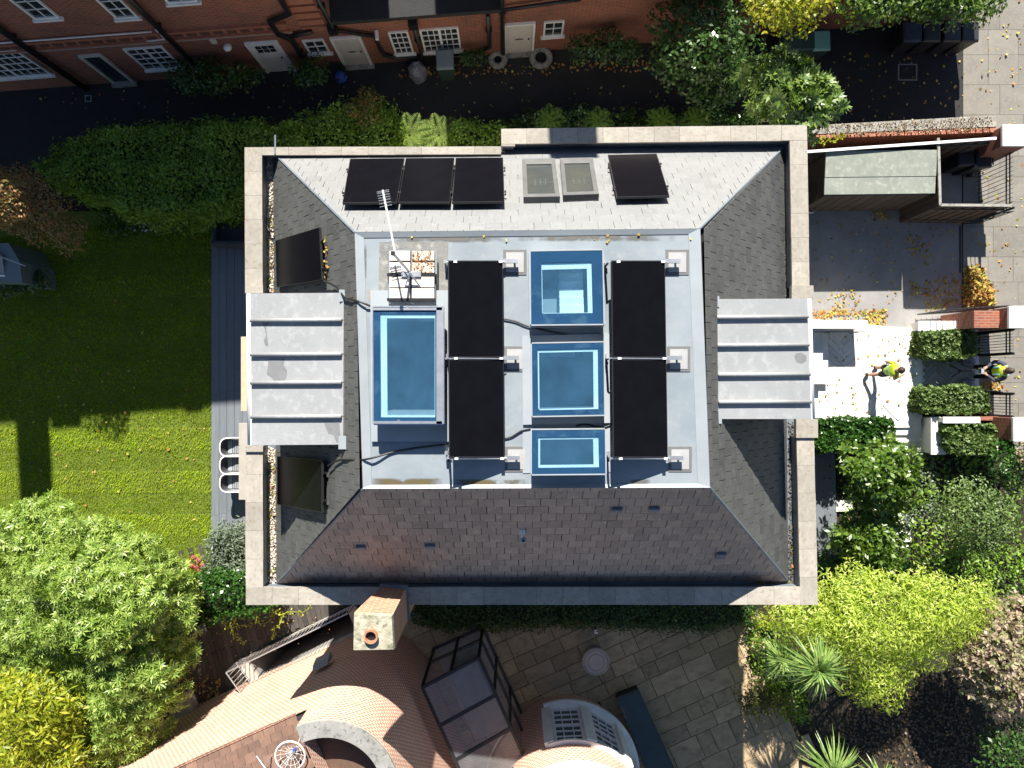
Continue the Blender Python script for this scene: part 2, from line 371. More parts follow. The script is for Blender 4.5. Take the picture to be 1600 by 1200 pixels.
def tree(name, label, cat, poly, z0, z1, nb, rb, per, tmpl, size, lm, trunk=None, jit=.5, gz=0, group=None, tr=.1, extra=()):
    cx = sum(p[0] for p in poly)/len(poly); cy = sum(p[1] for p in poly)/len(poly)
    if trunk is None: trunk = (cx, cy)
    base = P(trunk[0], trunk[1], gz) if trunk else P(cx, cy, gz)
    t = thing(name, label, cat, base, group)
    C, rr = crown_blobs(poly, z0, z1, nb, rb)
    for ex_ in extra: c_, r_ = crown_blobs(*ex_); C += c_; rr += r_
    mid = Vector((base.x, base.y, gz+(z0-gz)*.6)); mean = sum(C, Vector((0, 0, 0)))/len(C); mid = mid.lerp(Vector((mean.x, mean.y, mid.z)), .3)
    mb = MB().tube([base-Vector((0, 0, .1)), base.lerp(mid, .5)+Vector((.03, .02, 0)), mid], tr, 7, tr*.7)
    for i in range(0, len(C)):
        if i % max(1, len(C)//14) == 0: q = mid.lerp(C[i], .5)+Vector((0, 0, -.1)); mb.tube([mid, q, C[i]], tr*.45, 5, tr*.1)
    mb.build('trunk', m_bark, t, smooth=True)
    pts, nr = blob_leaves(C, rr, per)
    sz = size*rng.uniform(.7, 1.25, len(pts))
    mobj('crown', leaf_mesh('crown', pts, nr, tmpl, sz, jit), lm, t)
    return t
def hedge(name, label, poly, z0, z1, dens, tmpl, size, lm, group=None, rough=.08, cat='hedge', core=True, zpoly=None):
    zp = z1 if zpoly is None else zpoly
    plan = [P(x, y, zp).xy for x, y in poly]; base = Vector((sum(p.x for p in plan)/len(plan), sum(p.y for p in plan)/len(plan), z0))
    t = thing(name, label, cat, base, group)
    area = abs(sum(plan[i-1].x*plan[i].y-plan[i].x*plan[i-1].y for i in range(len(plan))))/2
    xy = sample_poly([tuple(p) for p in plan], int(area*dens)); ph = rng.uniform(0, 6.28, 4)
    hn = rough*(np.sin(xy[:, 0]*5+ph[0])+np.sin(xy[:, 1]*6+ph[1])+np.sin(xy[:, 0]*2.3-xy[:, 1]*2.9+ph[2]))*.6
    top = np.concatenate([xy, (z1+hn-np.abs(rng.normal(0, .05, len(xy))))[:, None]], 1); nt_ = np.tile([0, 0, 1.], (len(xy), 1))
    S, SN = [top], [nt_]
    for i in range(len(plan)):
        a, b = plan[i-1], plan[i]; L = (b-a).length; n = int(L*(z1-z0)*dens*.8)
        if n < 2: continue
        u = rng.uniform(0, 1, n); zz = rng.uniform(z0, z1, n); nn = Vector((b.y-a.y, a.x-b.x)).normalized()
        if nn.dot((a+b)/2-base.xy) < 0: nn = -nn
        off = rng.normal(0, rough*.6, n)+rough*.5*np.sin(u*L*5+zz*4)
        S.append(np.stack([a.x+(b.x-a.x)*u+nn.x*off, a.y+(b.y-a.y)*u+nn.y*off, zz], 1)); SN.append(np.tile([nn.x, nn.y, .4], (n, 1)))
    pts = np.concatenate(S); nr = np.concatenate(SN)
    mobj('foliage', leaf_mesh('foliage', pts, nr, tmpl, size*rng.uniform(.7, 1.3, len(pts)), .6), lm, t)
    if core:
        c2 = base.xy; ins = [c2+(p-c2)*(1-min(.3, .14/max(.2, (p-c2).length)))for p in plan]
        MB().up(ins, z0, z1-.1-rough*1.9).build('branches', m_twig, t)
    return t
def scatter(name, label, cat, poly, z, n, size, lm, tmpl=None, jit=.35, lift=.006, group=None, kind='stuff', parent=None, heap=0):
    s = sample_poly(poly, n); zz = np.full(n, float(z))
    p = PN(s, zz); p[:, 2] += lift+rng.uniform(0, .012, n)
    if heap:
        d = np.array([dpoly(x, y, poly) for x, y in s]); p[:, 2] += heap*np.minimum(1, d/max(d.max(), 1)*1.4)*rng.uniform(.1, 1, n)
    me = leaf_mesh(name, p, np.tile([0, 0, 1.], (n, 1)), tmpl if tmpl is not None else quadleaf(.4, .1), size*rng.uniform(.6, 1.3, n), jit)
    o = mobj(name, me, lm, parent)
    return tag(o, label, cat, group, kind)
T_leaf = quadleaf(.26); T_round = quadleaf(.42); T_thin = quadleaf(.12, .04); T_fig = rosette(9, .115, .45); T_rho = rosette(9, .15, .35); T_lau = rosette(5, .24, .6)
T_box = rosette(5, .36, .8)
# ================================================================ the ground
WELL = [P(373, 1031), P(556, 942), P(572, 980), P(398, 1066)]; _c = sum(WELL, Vector((0, 0, 0)))/4; WELL_IN = [_c+(p-_c)*.86 for p in WELL]
def holed(outer, hole, z):
    lp = [[Vector((p[0], p[1], 0)) for p in outer], [Vector((p[0], p[1], 0)) for p in hole]]; mb = MB(); mb.v = [(p.x, p.y, z) for l in lp for p in l]
    mb.f = [tuple(t) for t in geometry.tessellate_polygon(lp)]; return mb
struct(holed([(-60, -60), (60, -60), (60, 60), (-60, 60)], WELL_IN, -.03).build('ground', m_soil))
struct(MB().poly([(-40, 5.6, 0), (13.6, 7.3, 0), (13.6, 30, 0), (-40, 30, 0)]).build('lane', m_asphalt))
# ================================================================ main house
ZF, ZB, ZC = 8.8, 5.75, 6.1
house = thing('main_house', 'flat-topped slate mansard house with stone coping, lead dormers and skylights', 'house', (0, 0, 0))
fN = [P(555, 364, ZF), P(1093, 358, ZF), P(1108, 761, ZF), P(568, 763, ZF)]         # NW NE SE SW
bN = [P(427, 239, ZB), P(1224, 231, ZB), P(1231, 907, ZB), P(433, 911, ZB)]
oc = [P(382, 230, ZC), P(783, 228.5, ZC), P(783, 201, ZC), P(1261, 195, ZC), P(1278, 945, ZC), P(384, 945, ZC)]
def inset(poly, d):
    n = len(poly); out = []
    for i in range(n):
        a, b, c = Vector(poly[i-1][:2]), Vector(poly[i][:2]), Vector(poly[(i+1) % n][:2])
        e1, e2 = (b-a).normalized(), (c-b).normalized(); n1, n2 = Vector((e1.y, -e1.x)), Vector((e2.y, -e2.x))
        k = 1+n1.dot(n2); out.append(b+(n1+n2)*(d/max(k, .2)))
    return out
ocp = [p.xy for p in oc]; wallo = inset(ocp, .08)
mbw = MB()
for i in range(6):
    a, b = wallo[i-1], wallo[i]; mbw.poly([(a.x, a.y, -.02), (b.x, b.y, -.02), (b.x, b.y, ZC-.1), (a.x, a.y, ZC-.1)])
wall = mbw.build('wall', m_wall, house)
for (ia, ib, ts, zs) in ((3, 4, (.16, .36, .64, .84), (1.0, 3.6)), (5, 0, (.16, .4, .64, .84), (1.0, 3.6)), (4, 5, (.3,), (3.6,))):
    a, b = wallo[ia], wallo[ib]; e = (b-a).normalized(); no = Vector((-e.y, e.x)); rz_ = math.atan2(e.y, e.x)
    for t_ in ts:
        for z_ in zs:
            c = a.lerp(b, t_)+no*.02; w_ = MB().box((c.x, c.y, z_+.7), (1.0, .08, 1.4), rz_).build('window', m_white, house)
            for k in (-1, 1): q = c+e*.24*k+no*.035; MB().box((q.x, q.y, z_+.7), (.4, .03, 1.22), rz_).build('pane', m_winglass, w_)
g = inset(ocp, .1)
MB().poly([(p.x, p.y, ZB-.06) for p in g]).build('gutter_floor', m_leaddark, house)
# parapet: upstand ring clad inside in lead, coping stones laid on it one by one
CW = .375
runs = [(oc[0], oc[1], .17), (oc[2], oc[3], .33), (oc[3], P(1265, 447, ZC), CW), (P(1272, 683, ZC), oc[4], CW), (oc[4], oc[5], CW), (oc[5], P(383, 697, ZC), CW), (P(383, 457, ZC), oc[0], CW), (oc[1], oc[2], .3)]
cs = unit_box('coping_stone')
for k, (a, b, cw) in enumerate(runs):
    a2, b2 = a.xy, b.xy; e = (b2-a2).normalized(); nI = Vector((e.y, -e.x))
    a2 = a2+e*{2: .33, 4: CW, 5: CW, 0: CW}.get(k, 0)
    if k == 7: b2 = b2-e*.33
    parapet = MB().up([a2+nI*.03, b2+nI*.03, b2+nI*(cw-.03), a2+nI*(cw-.03)], ZB-.06, ZC-.07).build('parapet', m_leaddark, house)
    L = (b2-a2).length; n = max(1, round(L/.56))
    for j in range(n):
        c = a2+e*(L*(j+.5)/n)+nI*cw/2
        o = piece('coping_stone', cs, m_stone, parapet, (c.x, c.y, ZC-.035), Matrix.Rotation(math.atan2(e.y, e.x), 3, 'Z'), (L/n-.004, cw+random.uniform(-.006, .006), .07+random.uniform(-.003, .003)))
for (x0, y0, x1, y1) in ((1237, 446, 1271, 467), (1244, 655, 1278, 684), (383, 446, 411, 458), (383, 697, 411, 706)):
    a, b = P(x0, y0, ZC+.05), P(x1, y1, ZC+.05)
    piece('coping_stone', cs, m_stone, parapet, ((a.x+b.x)/2, (a.y+b.y)/2, ZC-.01), None, (abs(b.x-a.x), abs(b.y-a.y), .13))
# flat roof with openings for the four rooflights
def px_rect(x0, y0, x1, y1, z): return [P(x0, y0, z), P(x1, y0, z), P(x1, y1, z), P(x0, y1, z)]
lights = [('A', [(583, 480), (692, 480), (692, 662), (584, 662)], .42, (11, 10, 12, 10)),
          ('B', [(829, 393), (941, 391), (943, 506), (830, 507)], .36, (17, 18, 17, 17)),
          ('C', [(831, 537), (943, 535), (944, 648), (832, 650)], .36, (9, 9, 9, 9)),
          ('D', [(831, 672), (945, 671), (946, 740), (831, 741)], .36, (10, 11, 10, 10))]
m, nt, b = newmat('grey roof membrane'); MATS['grp'] = m; m_grp = m
tc = N(nt, 'ShaderNodeTexCoord'); v = tc.outputs['Object']
c = mixcol(nt, noise(nt, .8, vec=v), (.245, .277, .3), (.185, .215, .24)); c = mixcol(nt, noise(nt, 5, vec=v, lo=.55, hi=.75), c, (.26, .28, .29))
c = mixcol(nt, noise(nt, 40, vec=v, lo=.64, hi=.72), c, (.2, .2, .19))
nt.links.new(c, b.inputs['Base Color']); b.inputs['Roughness'].default_value = .38; b.inputs['Specular IOR Level'].default_value = .6
bumpit(nt, b, noise(nt, 1.2, vec=v, lo=.2, hi=.8), .25, .03)
holes = []
LD = []
for nm, q, h, brd in lights:
    zt = ZF+h; top = [P(x, y, zt) for x, y in q]; up = [Vector((p.x, p.y)) for p in top]; c = sum(up, Vector((0, 0)))/4
    ins = [c+(p-c)*(1-.03/abs((p-c).x)) for p in up]; LD.append((nm, q, zt, top, ins, brd)); holes.append(ins)
fl = [Vector((p.x, p.y, 0)) for p in fN]; loops = [fl]+[[Vector((p.x, p.y, 0)) for p in h_] for h_ in holes]
flat = [p for l in loops for p in l]; tris = geometry.tessellate_polygon(loops)
mb = MB(); mb.v = [(p.x, p.y, ZF) for p in flat]; mb.f = [tuple(t) for t in tris]
flatroof = mb.build('flat_roof', m_grp, house)
# raised edge trim round the flat roof
m_edge = M('pale edge trim', (.27, .3, .32), (.24, .265, .285), 2, .45)
for i in range(4):
    a, b_ = fN[i-1], fN[i]; e = (b_-a).normalized(); n_ = Vector((-e.y, e.x, 0)); n_ = n_ if n_.dot(-(a+b_)/2) > 0 else -n_
    wd = (.15, .09, .2, .06)[i]; s0, s1 = a+e*.0, b_
    a_in = a+n_*wd+e*(.05); b_in = b_+n_*wd-e*(.05)
    MB().prism([a-Vector((0, 0, .05)), b_-Vector((0, 0, .05)), b_in-Vector((0, 0, .05)), a_in-Vector((0, 0, .05))],
               [a+Vector((0, 0, .045+.004*i)), b_+Vector((0, 0, .045+.004*i)), b_in+Vector((0, 0, .012)), a_in+Vector((0, 0, .012))]).build('edge_trim', m_edge, flatroof)
# damp dirt strips and the darker felt patch
def stainmat(name, colr, sc_, lo, hi):
    m, nt, b = newmat(name); tc = N(nt, 'ShaderNodeTexCoord'); b.inputs['Base Color'].default_value = (*colr, 1); b.inputs['Roughness'].default_value = .7
    uv = N(nt, 'ShaderNodeTexCoord'); sp = N(nt, 'ShaderNodeSeparateXYZ'); nt.links.new(uv.outputs['Generated'], sp.inputs[0])
    def tri(o):
        a_ = N(nt, 'ShaderNodeMath', operation='SUBTRACT'); nt.links.new(o, a_.inputs[0]); a_.inputs[1].default_value = .5
        b_ = N(nt, 'ShaderNodeMath', operation='ABSOLUTE'); nt.links.new(a_.outputs[0], b_.inputs[0])
        c_ = N(nt, 'ShaderNodeMapRange'); c_.inputs[1].default_value = .5; c_.inputs[2].default_value = .1; nt.links.new(b_.outputs[0], c_.inputs[0]); return c_.outputs[0]
    mn = N(nt, 'ShaderNodeMath', operation='MINIMUM'); nt.links.new(tri(sp.outputs[0]), mn.inputs[0]); nt.links.new(tri(sp.outputs[1]), mn.inputs[1])
    n_ = noise(nt, sc_, vec=tc.outputs['Object'], lo=lo, hi=hi); mu = N(nt, 'ShaderNodeMath', operation='MULTIPLY'); nt.links.new(n_, mu.inputs[0]); nt.links.new(mn.outputs[0], mu.inputs[1])
    al = N(nt, 'ShaderNodeMapRange'); al.inputs[1].default_value = .08; al.inputs[2].default_value = .65; al.inputs[4].default_value = .9; nt.links.new(mu.outputs[0], al.inputs[0])
    nt.links.new(al.outputs[0], b.inputs['Alpha']); return m
m_stain = stainmat('dirt stain', (.11, .105, .095), 3.5, .3, .6); m_mud = stainmat('brown algae stain', (.10, .075, .03), 3, .3, .55); m_rust = stainmat('rust stain', (.45, .3, .22), 5, .35, .6)
m_wet = stainmat('damp lead', (.16, .16, .165), 4, .3, .6)
def stain(x0, y0, x1, y1, z=ZF, m=None, par=None):
    MB().poly([P(x0, y0, z+.004), P(x1, y0, z+.004), P(x1, y1, z+.004), P(x0, y1, z+.004)]).build('stain', m or m_stain, par or flatroof)
for s_ in ((600, 362, 810, 380), (790, 362, 1070, 378), (1084, 375, 1096, 470), (1086, 460, 1100, 600), (560, 378, 574, 440), (562, 520, 572, 560), (562, 560, 573, 600), (1094, 676, 1103, 694), (975, 748, 1020, 758)): stain(*s_)
for s_ in ((563, 600, 575, 750), (570, 746, 700, 762), (700, 748, 832, 761)): stain(*s_, m=m_mud)
stain(572, 450, 612, 482, m=m_rust)
m_felt2 = M('dark felt patch', (.19, .19, .18), (.13, .13, .125), 3, .8, .3, c3=(.3, .29, .27), s3=6)
MB().slab([P(593, 378, ZF+.008), P(700, 378, ZF+.008), P(700, 478, ZF+.008), P(591, 476, ZF+.008)], .006).build('felt_patch', m_felt2, flatroof)
m_reveal = M('white reveal', (.9, .92, .9), (.86, .88, .86), rough=.6)
# rooflights
def rooflight(nm, q, zt, top, ins, brd):
    r = MB(); i0 = 0
    mb = MB(); th = .05
    c = sum(ins, Vector((0, 0)))/4
    inn = [c+(p-c)*(1-.10/abs((p-c).x)) for p in ins]
    for i in range(4):   # upstand, hollow
        a, b_, d, e = ins[i-1], ins[i], inn[i], inn[i-1]
        mb.prism([(*a, ZF-.1), (*b_, ZF-.1), (*d, ZF-.1), (*e, ZF-.1)], [(*a, zt-.05), (*b_, zt-.05), (*d, zt-.05), (*e, zt-.05)])
    rl = mb.build('rooflight', m_greyframe if nm == 'A' else m_leaddark, house)
    # glass: clear centre inside an enamelled border
    l, t, rr, bt = brd; (x0, y0), (x1, y1), (x2, y2), (x3, y3) = q
    inner = [P(x0+l, y0+t, zt), P(x1-rr, y1+t, zt), P(x2-rr, y2-bt, zt), P(x3+l, y3-bt, zt)]
    for i in range(4): MB().prism([top[i-1]-Vector((0, 0, .04)), top[i]-Vector((0, 0, .04)), inner[i]-Vector((0, 0, .04)), inner[i-1]-Vector((0, 0, .04))], [top[i-1], top[i], inner[i], inner[i-1]]).build('glass_border', m_blueglass, rl)
    MB().poly([p-Vector((0, 0, .012)) for p in inner]).build('pane', m_glass, rl)
    fr = MB()
    for i in range(4):
        a, b_ = top[i-1], top[i]; e = (b_-a).normalized(); n_ = Vector((-e.y, e.x, 0)); cc = (top[0]+top[2])/2; n_ = n_ if n_.dot(cc-a) < 0 else -n_
        fr.prism([a+e*0-Vector((0, 0, .06)), b_-Vector((0, 0, .06)), b_+n_*.022-Vector((0, 0, .06)), a+n_*.022-Vector((0, 0, .06))], [a+Vector((0, 0, .006)), b_+Vector((0, 0, .006)), b_+n_*.022+Vector((0, 0, .006)), a+n_*.022+Vector((0, 0, .006))])
    fr.build('frame', m_alu if nm == 'A' else m_greyframe, rl)
    # white shaft and the room under it
    ih = [p.xy for p in inner]; c2 = sum(ih, Vector((0, 0)))/4; ih = [c2+(p-c2)*1.0 for p in ih]
    dz = {'A': .30, 'B': .12, 'C': .26, 'D': .30}[nm]
    sh = MB()
    for i in range(4): sh.poly([(*ih[i-1], zt-.045), (*ih[i], zt-.045), (*ih[i], zt-.045-dz), (*ih[i-1], zt-.045-dz)])
    sh.build('shaft_lining', m_lining, rl)
    # white reveal ledges just under the glass
    ll, lt, lr, lb = {'A': (10, 7, 1, 3), 'B': (1, 10, 7, 1), 'C': (2, 5, 7, 2), 'D': (3, 4, 8, 4)}[nm]
    kx = lambda w_: w_*(HC-zt)/FP
    i0_, i1_, i2_, i3_ = [Vector((*p, zt-.022)) for p in ih]
    for (pa, pb, ins2, wv) in ((i0_, i3_, Vector((1, 0, 0)), ll), (i0_, i1_, Vector((0, -1, 0)), lt), (i1_, i2_, Vector((-1, 0, 0)), lr), (i3_, i2_, Vector((0, 1, 0)), lb)):
        dz_ = .0006*wv; MB().prism([pa-Vector((0, 0, .02+dz_)), pb-Vector((0, 0, .02+dz_)), pb+ins2*kx(wv)-Vector((0, 0, .02+dz_)), pa+ins2*kx(wv)-Vector((0, 0, .02+dz_))], [pa-Vector((0, 0, dz_)), pb-Vector((0, 0, dz_)), pb+ins2*kx(wv)-Vector((0, 0, dz_)), pa+ins2*kx(wv)-Vector((0, 0, dz_))]).build('reveal', m_reveal, rl)
    big = [c2+(p-c2)*1.5 for p in ih]; rm = MB(); zr = zt-.045-dz
    for i in range(4):
        rm.poly([(*big[i-1], zr), (*big[i], zr), (*big[i], zr-2.3), (*big[i-1], zr-2.3)]); rm.poly([(*ih[i-1], zr), (*ih[i], zr), (*big[i], zr), (*big[i-1], zr)])
    rm.build('room_wall', m_roomfloor, rl)
    MB().poly([(*p, zr-2.3) for p in big]).build('room_floor', m_roomfloor, rl)
    if nm == 'B':
        a = P(893, 470, zr-1.2); 
        for k in range(6): MB().box((c2.x+.1, c2.y-.36+k*.15, zr-.05-k*.05), (.42, .148, .05)).build('stair_tread', m_lining, rl)
        MB().box((c2.x-.13, c2.y, zr-.2), (.02, .8, .3)).build('balustrade', m_winglass, rl)
        MB().box((c2.x-.3, c2.y-.2, zr-.25), (.3, .45, .05)).build('landing', m_roomfloor, rl)
    if nm == 'C': MB().box((c2.x-.05, c2.y+.48, zr-.3), (.45, .14, .05)).build('beam', m_lining, rl)
    if nm == 'A':
        for px_ in ((637, 481), (623, 659)):
            a = P(*px_, zt); MB().box((a.x, a.y, zt+.012), (.04, .07, .02)).build('clip', m_leaddark, rl)
        for (xa, ya, xb, yb) in ((584, 482, 690, 484), (584, 659, 690, 661), (683, 482, 692, 661)):
            aa, bb = P(xa, ya, zt), P(xb, yb, zt); MB().box(((aa.x+bb.x)/2, (aa.y+bb.y)/2, zt+.01), (abs(bb.x-aa.x)+.02, abs(bb.y-aa.y)+.02, .03)).build('cover_strip', m_alu, rl)
    return rl
for a in LD: rooflight(*a)
# ---------------- slated slopes
def slope(A, B, C, D, mat, nobj, skip=None, ex=.275, wd=.285, gap=.011, rg=None):
    """A,B upper edge left/right, C,D lower right/left (seen from outside)."""
    rg = gap if rg is None else rg; o = D; u = (C-D).normalized(); n = (C-D).cross(A-D).normalized()
    n = n if n.z > 0 else -n; v_ = n.cross(u)
    def loc(p): q = p-o; return (q.dot(u), q.dot(v_))
    quad = [loc(D), loc(C), loc(B), loc(A)]
    deck = MB().poly([A-n*.03, B-n*.03, C-n*.03, D-n*.03]).build('roof_slope', m_under, house)
    H_ = max(p[1] for p in quad); me = MB().box((0, 0, 0), (wd-gap, ex-rg, .016)).mesh('slate'); mbj = MB(); cnt = 0
    rot0 = Matrix((u, v_, n)).transposed(); tilt = rot0 @ Matrix.Rotation(-.04, 3, 'X')
    rows = int(H_/ex)+1; full = []
    for r_ in range(rows):
        y0, y1 = r_*ex, min((r_+1)*ex, H_)
        x = -wd*(r_ % 2)/2+random.uniform(-.02, .02)
        while x < quad[1][0]:
            cell = [(x+.0055, y0), (x+wd-.0055, y0), (x+wd-.0055, y1), (x+.0055, y1)]
            ins_ = [inpoly(px_, py_, quad) for px_, py_ in [(x+.004, y0+.004), (x+wd-.004, y0+.004), (x+wd-.004, y1-.004), (x+.004, y1-.004)]]
            ctr = o+u*(x+wd/2)+v_*((y0+y1)/2)
            if skip and skip(ctr): x += wd; continue
            if all(ins_) and y1-y0 > ex*.9: full.append((x, y0))
            elif any(ins_) or inpoly(x+wd/2, (y0+y1)/2, quad):
                pl = clip(cell, quad)
                if len(pl) >= 3: mbj.prism([o+u*a+v_*b_-n*.012 for a, b_ in pl], [o+u*a+v_*b_+n*(.016-.03*(b_-y0)) for a, b_ in pl])
            x += wd
    random.shuffle(full)
    for k, (x, y0) in enumerate(full):
        c = o+u*(x+wd/2+random.uniform(-.003, .003))+v_*(y0+ex/2)+n*random.uniform(-.002, .003)
        if k < nobj: piece('slate', me, mat, deck, c, tilt @ Matrix.Rotation(random.gauss(0, .006), 3, 'Z'))
        else: mbj.box(c, (wd-gap, ex-rg, .016), m=tilt @ Matrix.Rotation(random.gauss(0, .006), 3, 'Z'))
    if mbj.f: tag(mbj.build('slates', mat, deck), kind='stuff')
    return o, u, v_, n
def clip(poly, quad):
    out = list(poly)
    for i in range(4):
        (ax, ay), (bx, by) = quad[i], quad[(i+1) % 4]; src = out; out = []
        f = lambda p: (bx-ax)*(p[1]-ay)-(by-ay)*(p[0]-ax)
        for j in range(len(src)):
            p, q = src[j-1], src[j]; fp, fq = f(p), f(q)
            if (fp >= 0) != (fq >= 0): t = fp/(fp-fq); out.append((p[0]+(q[0]-p[0])*t, p[1]+(q[1]-p[1])*t))
            if fq >= 0: out.append(q)
        if not out: return []
    return out
dW = (P(0, 457, 8.1).y-.12, P(0, 697, 8.1).y+.12); dE = (P(0, 466, 8.1).y-.12, P(0, 655, 8.1).y+.12)
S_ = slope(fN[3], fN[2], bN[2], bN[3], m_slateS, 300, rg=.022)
Nn = slope(fN[1], fN[0], bN[0], bN[1], m_slateN, 150, gap=.004)
E_ = slope(fN[2], fN[1], bN[1], bN[2], m_slate, 110, lambda c: dE[1] < c.y < dE[0] and c.x > P(1125, 0, 8.4).x, gap=.009, rg=.013)
W_ = slope(fN[0], fN[3], bN[3], bN[0], m_slate, 110, lambda c: dW[1] < c.y < dW[0] and c.x < P(532, 0, 8.4).x, gap=.009, rg=.013)
# hip cappings
for i in range(4):
    MB().tube([fN[i]+Vector((0, 0, .01)), bN[i]+Vector((0, 0, .01))], .022, 6).build('hip_capping', m_leaddark, house)
# gravel and weeds lying in the gutter
def gut(x0, y0, x1, y1, n, lm, s): return scatter('gutter_gravel', None, None, [(x0, y0), (x1, y0), (x1, y1), (x0, y1)], ZB-.05, n, s, lm, T_round, jit=.5, parent=house)
gut(411, 250, 428, 457, 1500, l_pebble, .05); gut(413, 700, 431, 912, 1500, l_pebble, .05)
l_darkpeb = leafmat('dark gravel', [(.05, .05, .045), (.1, .095, .085), (.16, .15, .13)], rough=.8, trans=0)
gut(1224, 240, 1234, 465, 900, l_darkpeb, .045); gut(1232, 660, 1246, 910, 1000, l_darkpeb, .045)
l_weed = leafmat('gutter weed', [(.1, .16, .02), (.3, .26, .06), (.4, .16, .05)], trans=.3)
gut(411, 300, 429, 457, 120, l_weed, .08); gut(413, 710, 430, 905, 170, l_weed, .08); gut(1170, 908, 1245, 914, 60, l_weed, .08); gut(1236, 820, 1246, 900, 40, l_weed, .07)
# ---------------- lead dormers
def dormer(q, zi, zo, ribs, west):
    """q: px corners NW NE SE SW of the lead roof; zi inner edge height, zo outer."""
    zz = (zo, zi, zi, zo) if west else (zi, zo, zo, zi)
    c = [P(x, y, z) for (x, y), z in zip(q, zz)]
    d = MB().prism([(p.x, p.y, 5.9 if k in ((0, 3) if west else (1, 2)) else p.z-.15) for k, p in enumerate(c)], [p-Vector((0, 0, .06)) for p in c])
    s_ = 1 if west else -1
    dm = d.build('dormer', m_leaddark, house)
    ys = [0]+ribs+[1]; 
    L, Rr = (c[0], c[3]), (c[1], c[2])
    for k in range(len(ys)-1):
        a, b_ = ys[k]+.002, ys[k+1]-.002
        pts = [L[0].lerp(L[1], a), Rr[0].lerp(Rr[1], a), Rr[0].lerp(Rr[1], b_), L[0].lerp(L[1], b_)]
        MB().slab([p+Vector((0, 0, random.uniform(-.004, .004))) for p in pts], .055).build('lead_panel', m_lead, dm)
    for t in ribs:
        a, b_ = L[0].lerp(L[1], t), Rr[0].lerp(Rr[1], t); e = (b_-a)
        a = a+e*.01; b_ = b_-e*.015
        MB().tube([a+Vector((0, 0, .04)), b_+Vector((0, 0, .04))], .04, 8).build('seam_roll', m_lead, dm, smooth=True)
    o0, o1 = (c[0], c[3]) if west else (c[1], c[2])
    sx = -1 if west else 1; dd = Vector((sx, 0, 0))
    MB().tube([o0+dd*.07+Vector((0, 0, -.14)), o1+dd*.07+Vector((0, 0, -.14))], .06, 8).build('gutter', m_white, dm, smooth=True)
    e = (o1-o0).normalized(); MB().prism([o0+dd*.0-Vector((0, 0, .3)), o1-Vector((0, 0, .3)), o1+dd*.03-Vector((0, 0, .3)), o0+dd*.03-Vector((0, 0, .3))], [o0-Vector((0, 0, .03)), o1-Vector((0, 0, .03)), o1+dd*.03-Vector((0, 0, .03)), o0+dd*.03-Vector((0, 0, .03))]).build('fascia', m_white, dm)
    # window in the dormer face (seen only from the side)
    ca = (o0+o1)/2; ln = (o1-o0).length
    MB().box((ca.x+sx*.01, ca.y, 6.75), (.05, ln*.7, 1.0)).build('window_frame', m_white, dm)
    MB().box((ca.x+sx*.03, ca.y, 6.75), (.03, ln*.62, .86)).build('window_pane', m_winglass, dm)
    a, b_ = (c[1], c[2]) if west else (c[0], c[3])
    for t0, t1 in ((0, .03), (.96, 1.0)):
        pa, pb = a.lerp(b_, t0), a.lerp(b_, t1); MB().slab([pa+Vector((-.08, .05, .012)), pa+Vector((.08, .05, .0)), pb+Vector((.08, -.08, .0)), pb+Vector((-.08, -.08, .012))], .01).build('lead_flashing', m_edge, dm)
    for k in range(3): pass
    return dm, c
d1, c1 = dormer([(391, 458), (537, 457), (536, 695), (393, 696)], 8.47, 7.75, [.181, .405, .590, .813], True)
d2, c2_ = dormer([(1117, 467), (1262, 466), (1268, 655), (1121, 655)], 8.47, 7.75, [.155, .387, .63, .857], False)
m_damp = M('damp lead', (.2, .2, .205), (.165, .165, .17), 5, .5, .1)
for dm, out in ((d1, [(409, 503), (434, 502), (433, 515), (429, 527), (430, 538), (424, 543), (414, 540), (412, 532), (416, 524), (413, 513)]), (d1, [(420, 560), (445, 560), (443, 570), (449, 580), (447, 592), (440, 598), (428, 597), (425, 590), (417, 585), (418, 575)]),
                (d1, [(505, 658), (530, 660), (533, 690), (526, 692), (521, 680), (513, 678), (509, 668)]), (d2, [(1244, 552), (1252, 551), (1260, 556), (1260, 563), (1253, 568), (1245, 566), (1241, 558)])):
    def zt(x): return (7.75+(x-391)/(537-391)*.72) if dm is d1 else (8.47-(x-1117)/(1265-1117)*.72)
    MB().poly([P(x, y, zt(x)+.008) for x, y in out]).build('damp_patch', m_damp, dm)
# ---------------- chimney on the south parapet
ct = [P(552, 959, 7.85), P(613, 962, 7.85), P(616, 1016, 7.85), P(551, 1017, 7.85)]
cb = [Vector((ct[0].x+.22, ct[0].y+.02, 6.0)), Vector((ct[1].x, ct[1].y+.02, 6.0)), Vector((ct[2].x, ct[2].y, 6.0)), Vector((ct[3].x+.22, ct[3].y, 6.0))]
ch = MB().prism(cb, [p-Vector((0, 0, .1)) for p in ct]).build('chimney', m_brickch, house)
MB().up([p.xy for p in cb], 0, 6.0).build('chimney_breast', m_brickch, ch)
cc = sum(ct, Vector((0, 0, 0)))/4; 
m_cap = M('mossy mortar cap', (.42, .39, .3), (.26, .24, .17), 5, .9, .6, c3=(.12, .12, .07), s3=9, bdist=.03)
MB().prism([p-Vector((0, 0, .1)) for p in ct], [cc+(p-cc)*.96+Vector((0, 0, .0)) for p in ct]).build('chimney_cap', m_cap, ch)
pc = P(579, 994, 7.9)
MB().lathe((pc.x+.01, pc.y, 7.8), [(.12, 0), (.125, .12), (.135, .12), (.135, .15), (.1, .15), (.095, .0)], 20).build('chimney_pot', m_pot, ch, smooth=False)
MB().lathe((pc.x+.01, pc.y, 7.86), [(.0, 0), (.1, 0)], 16).build('flue', m_black, ch)
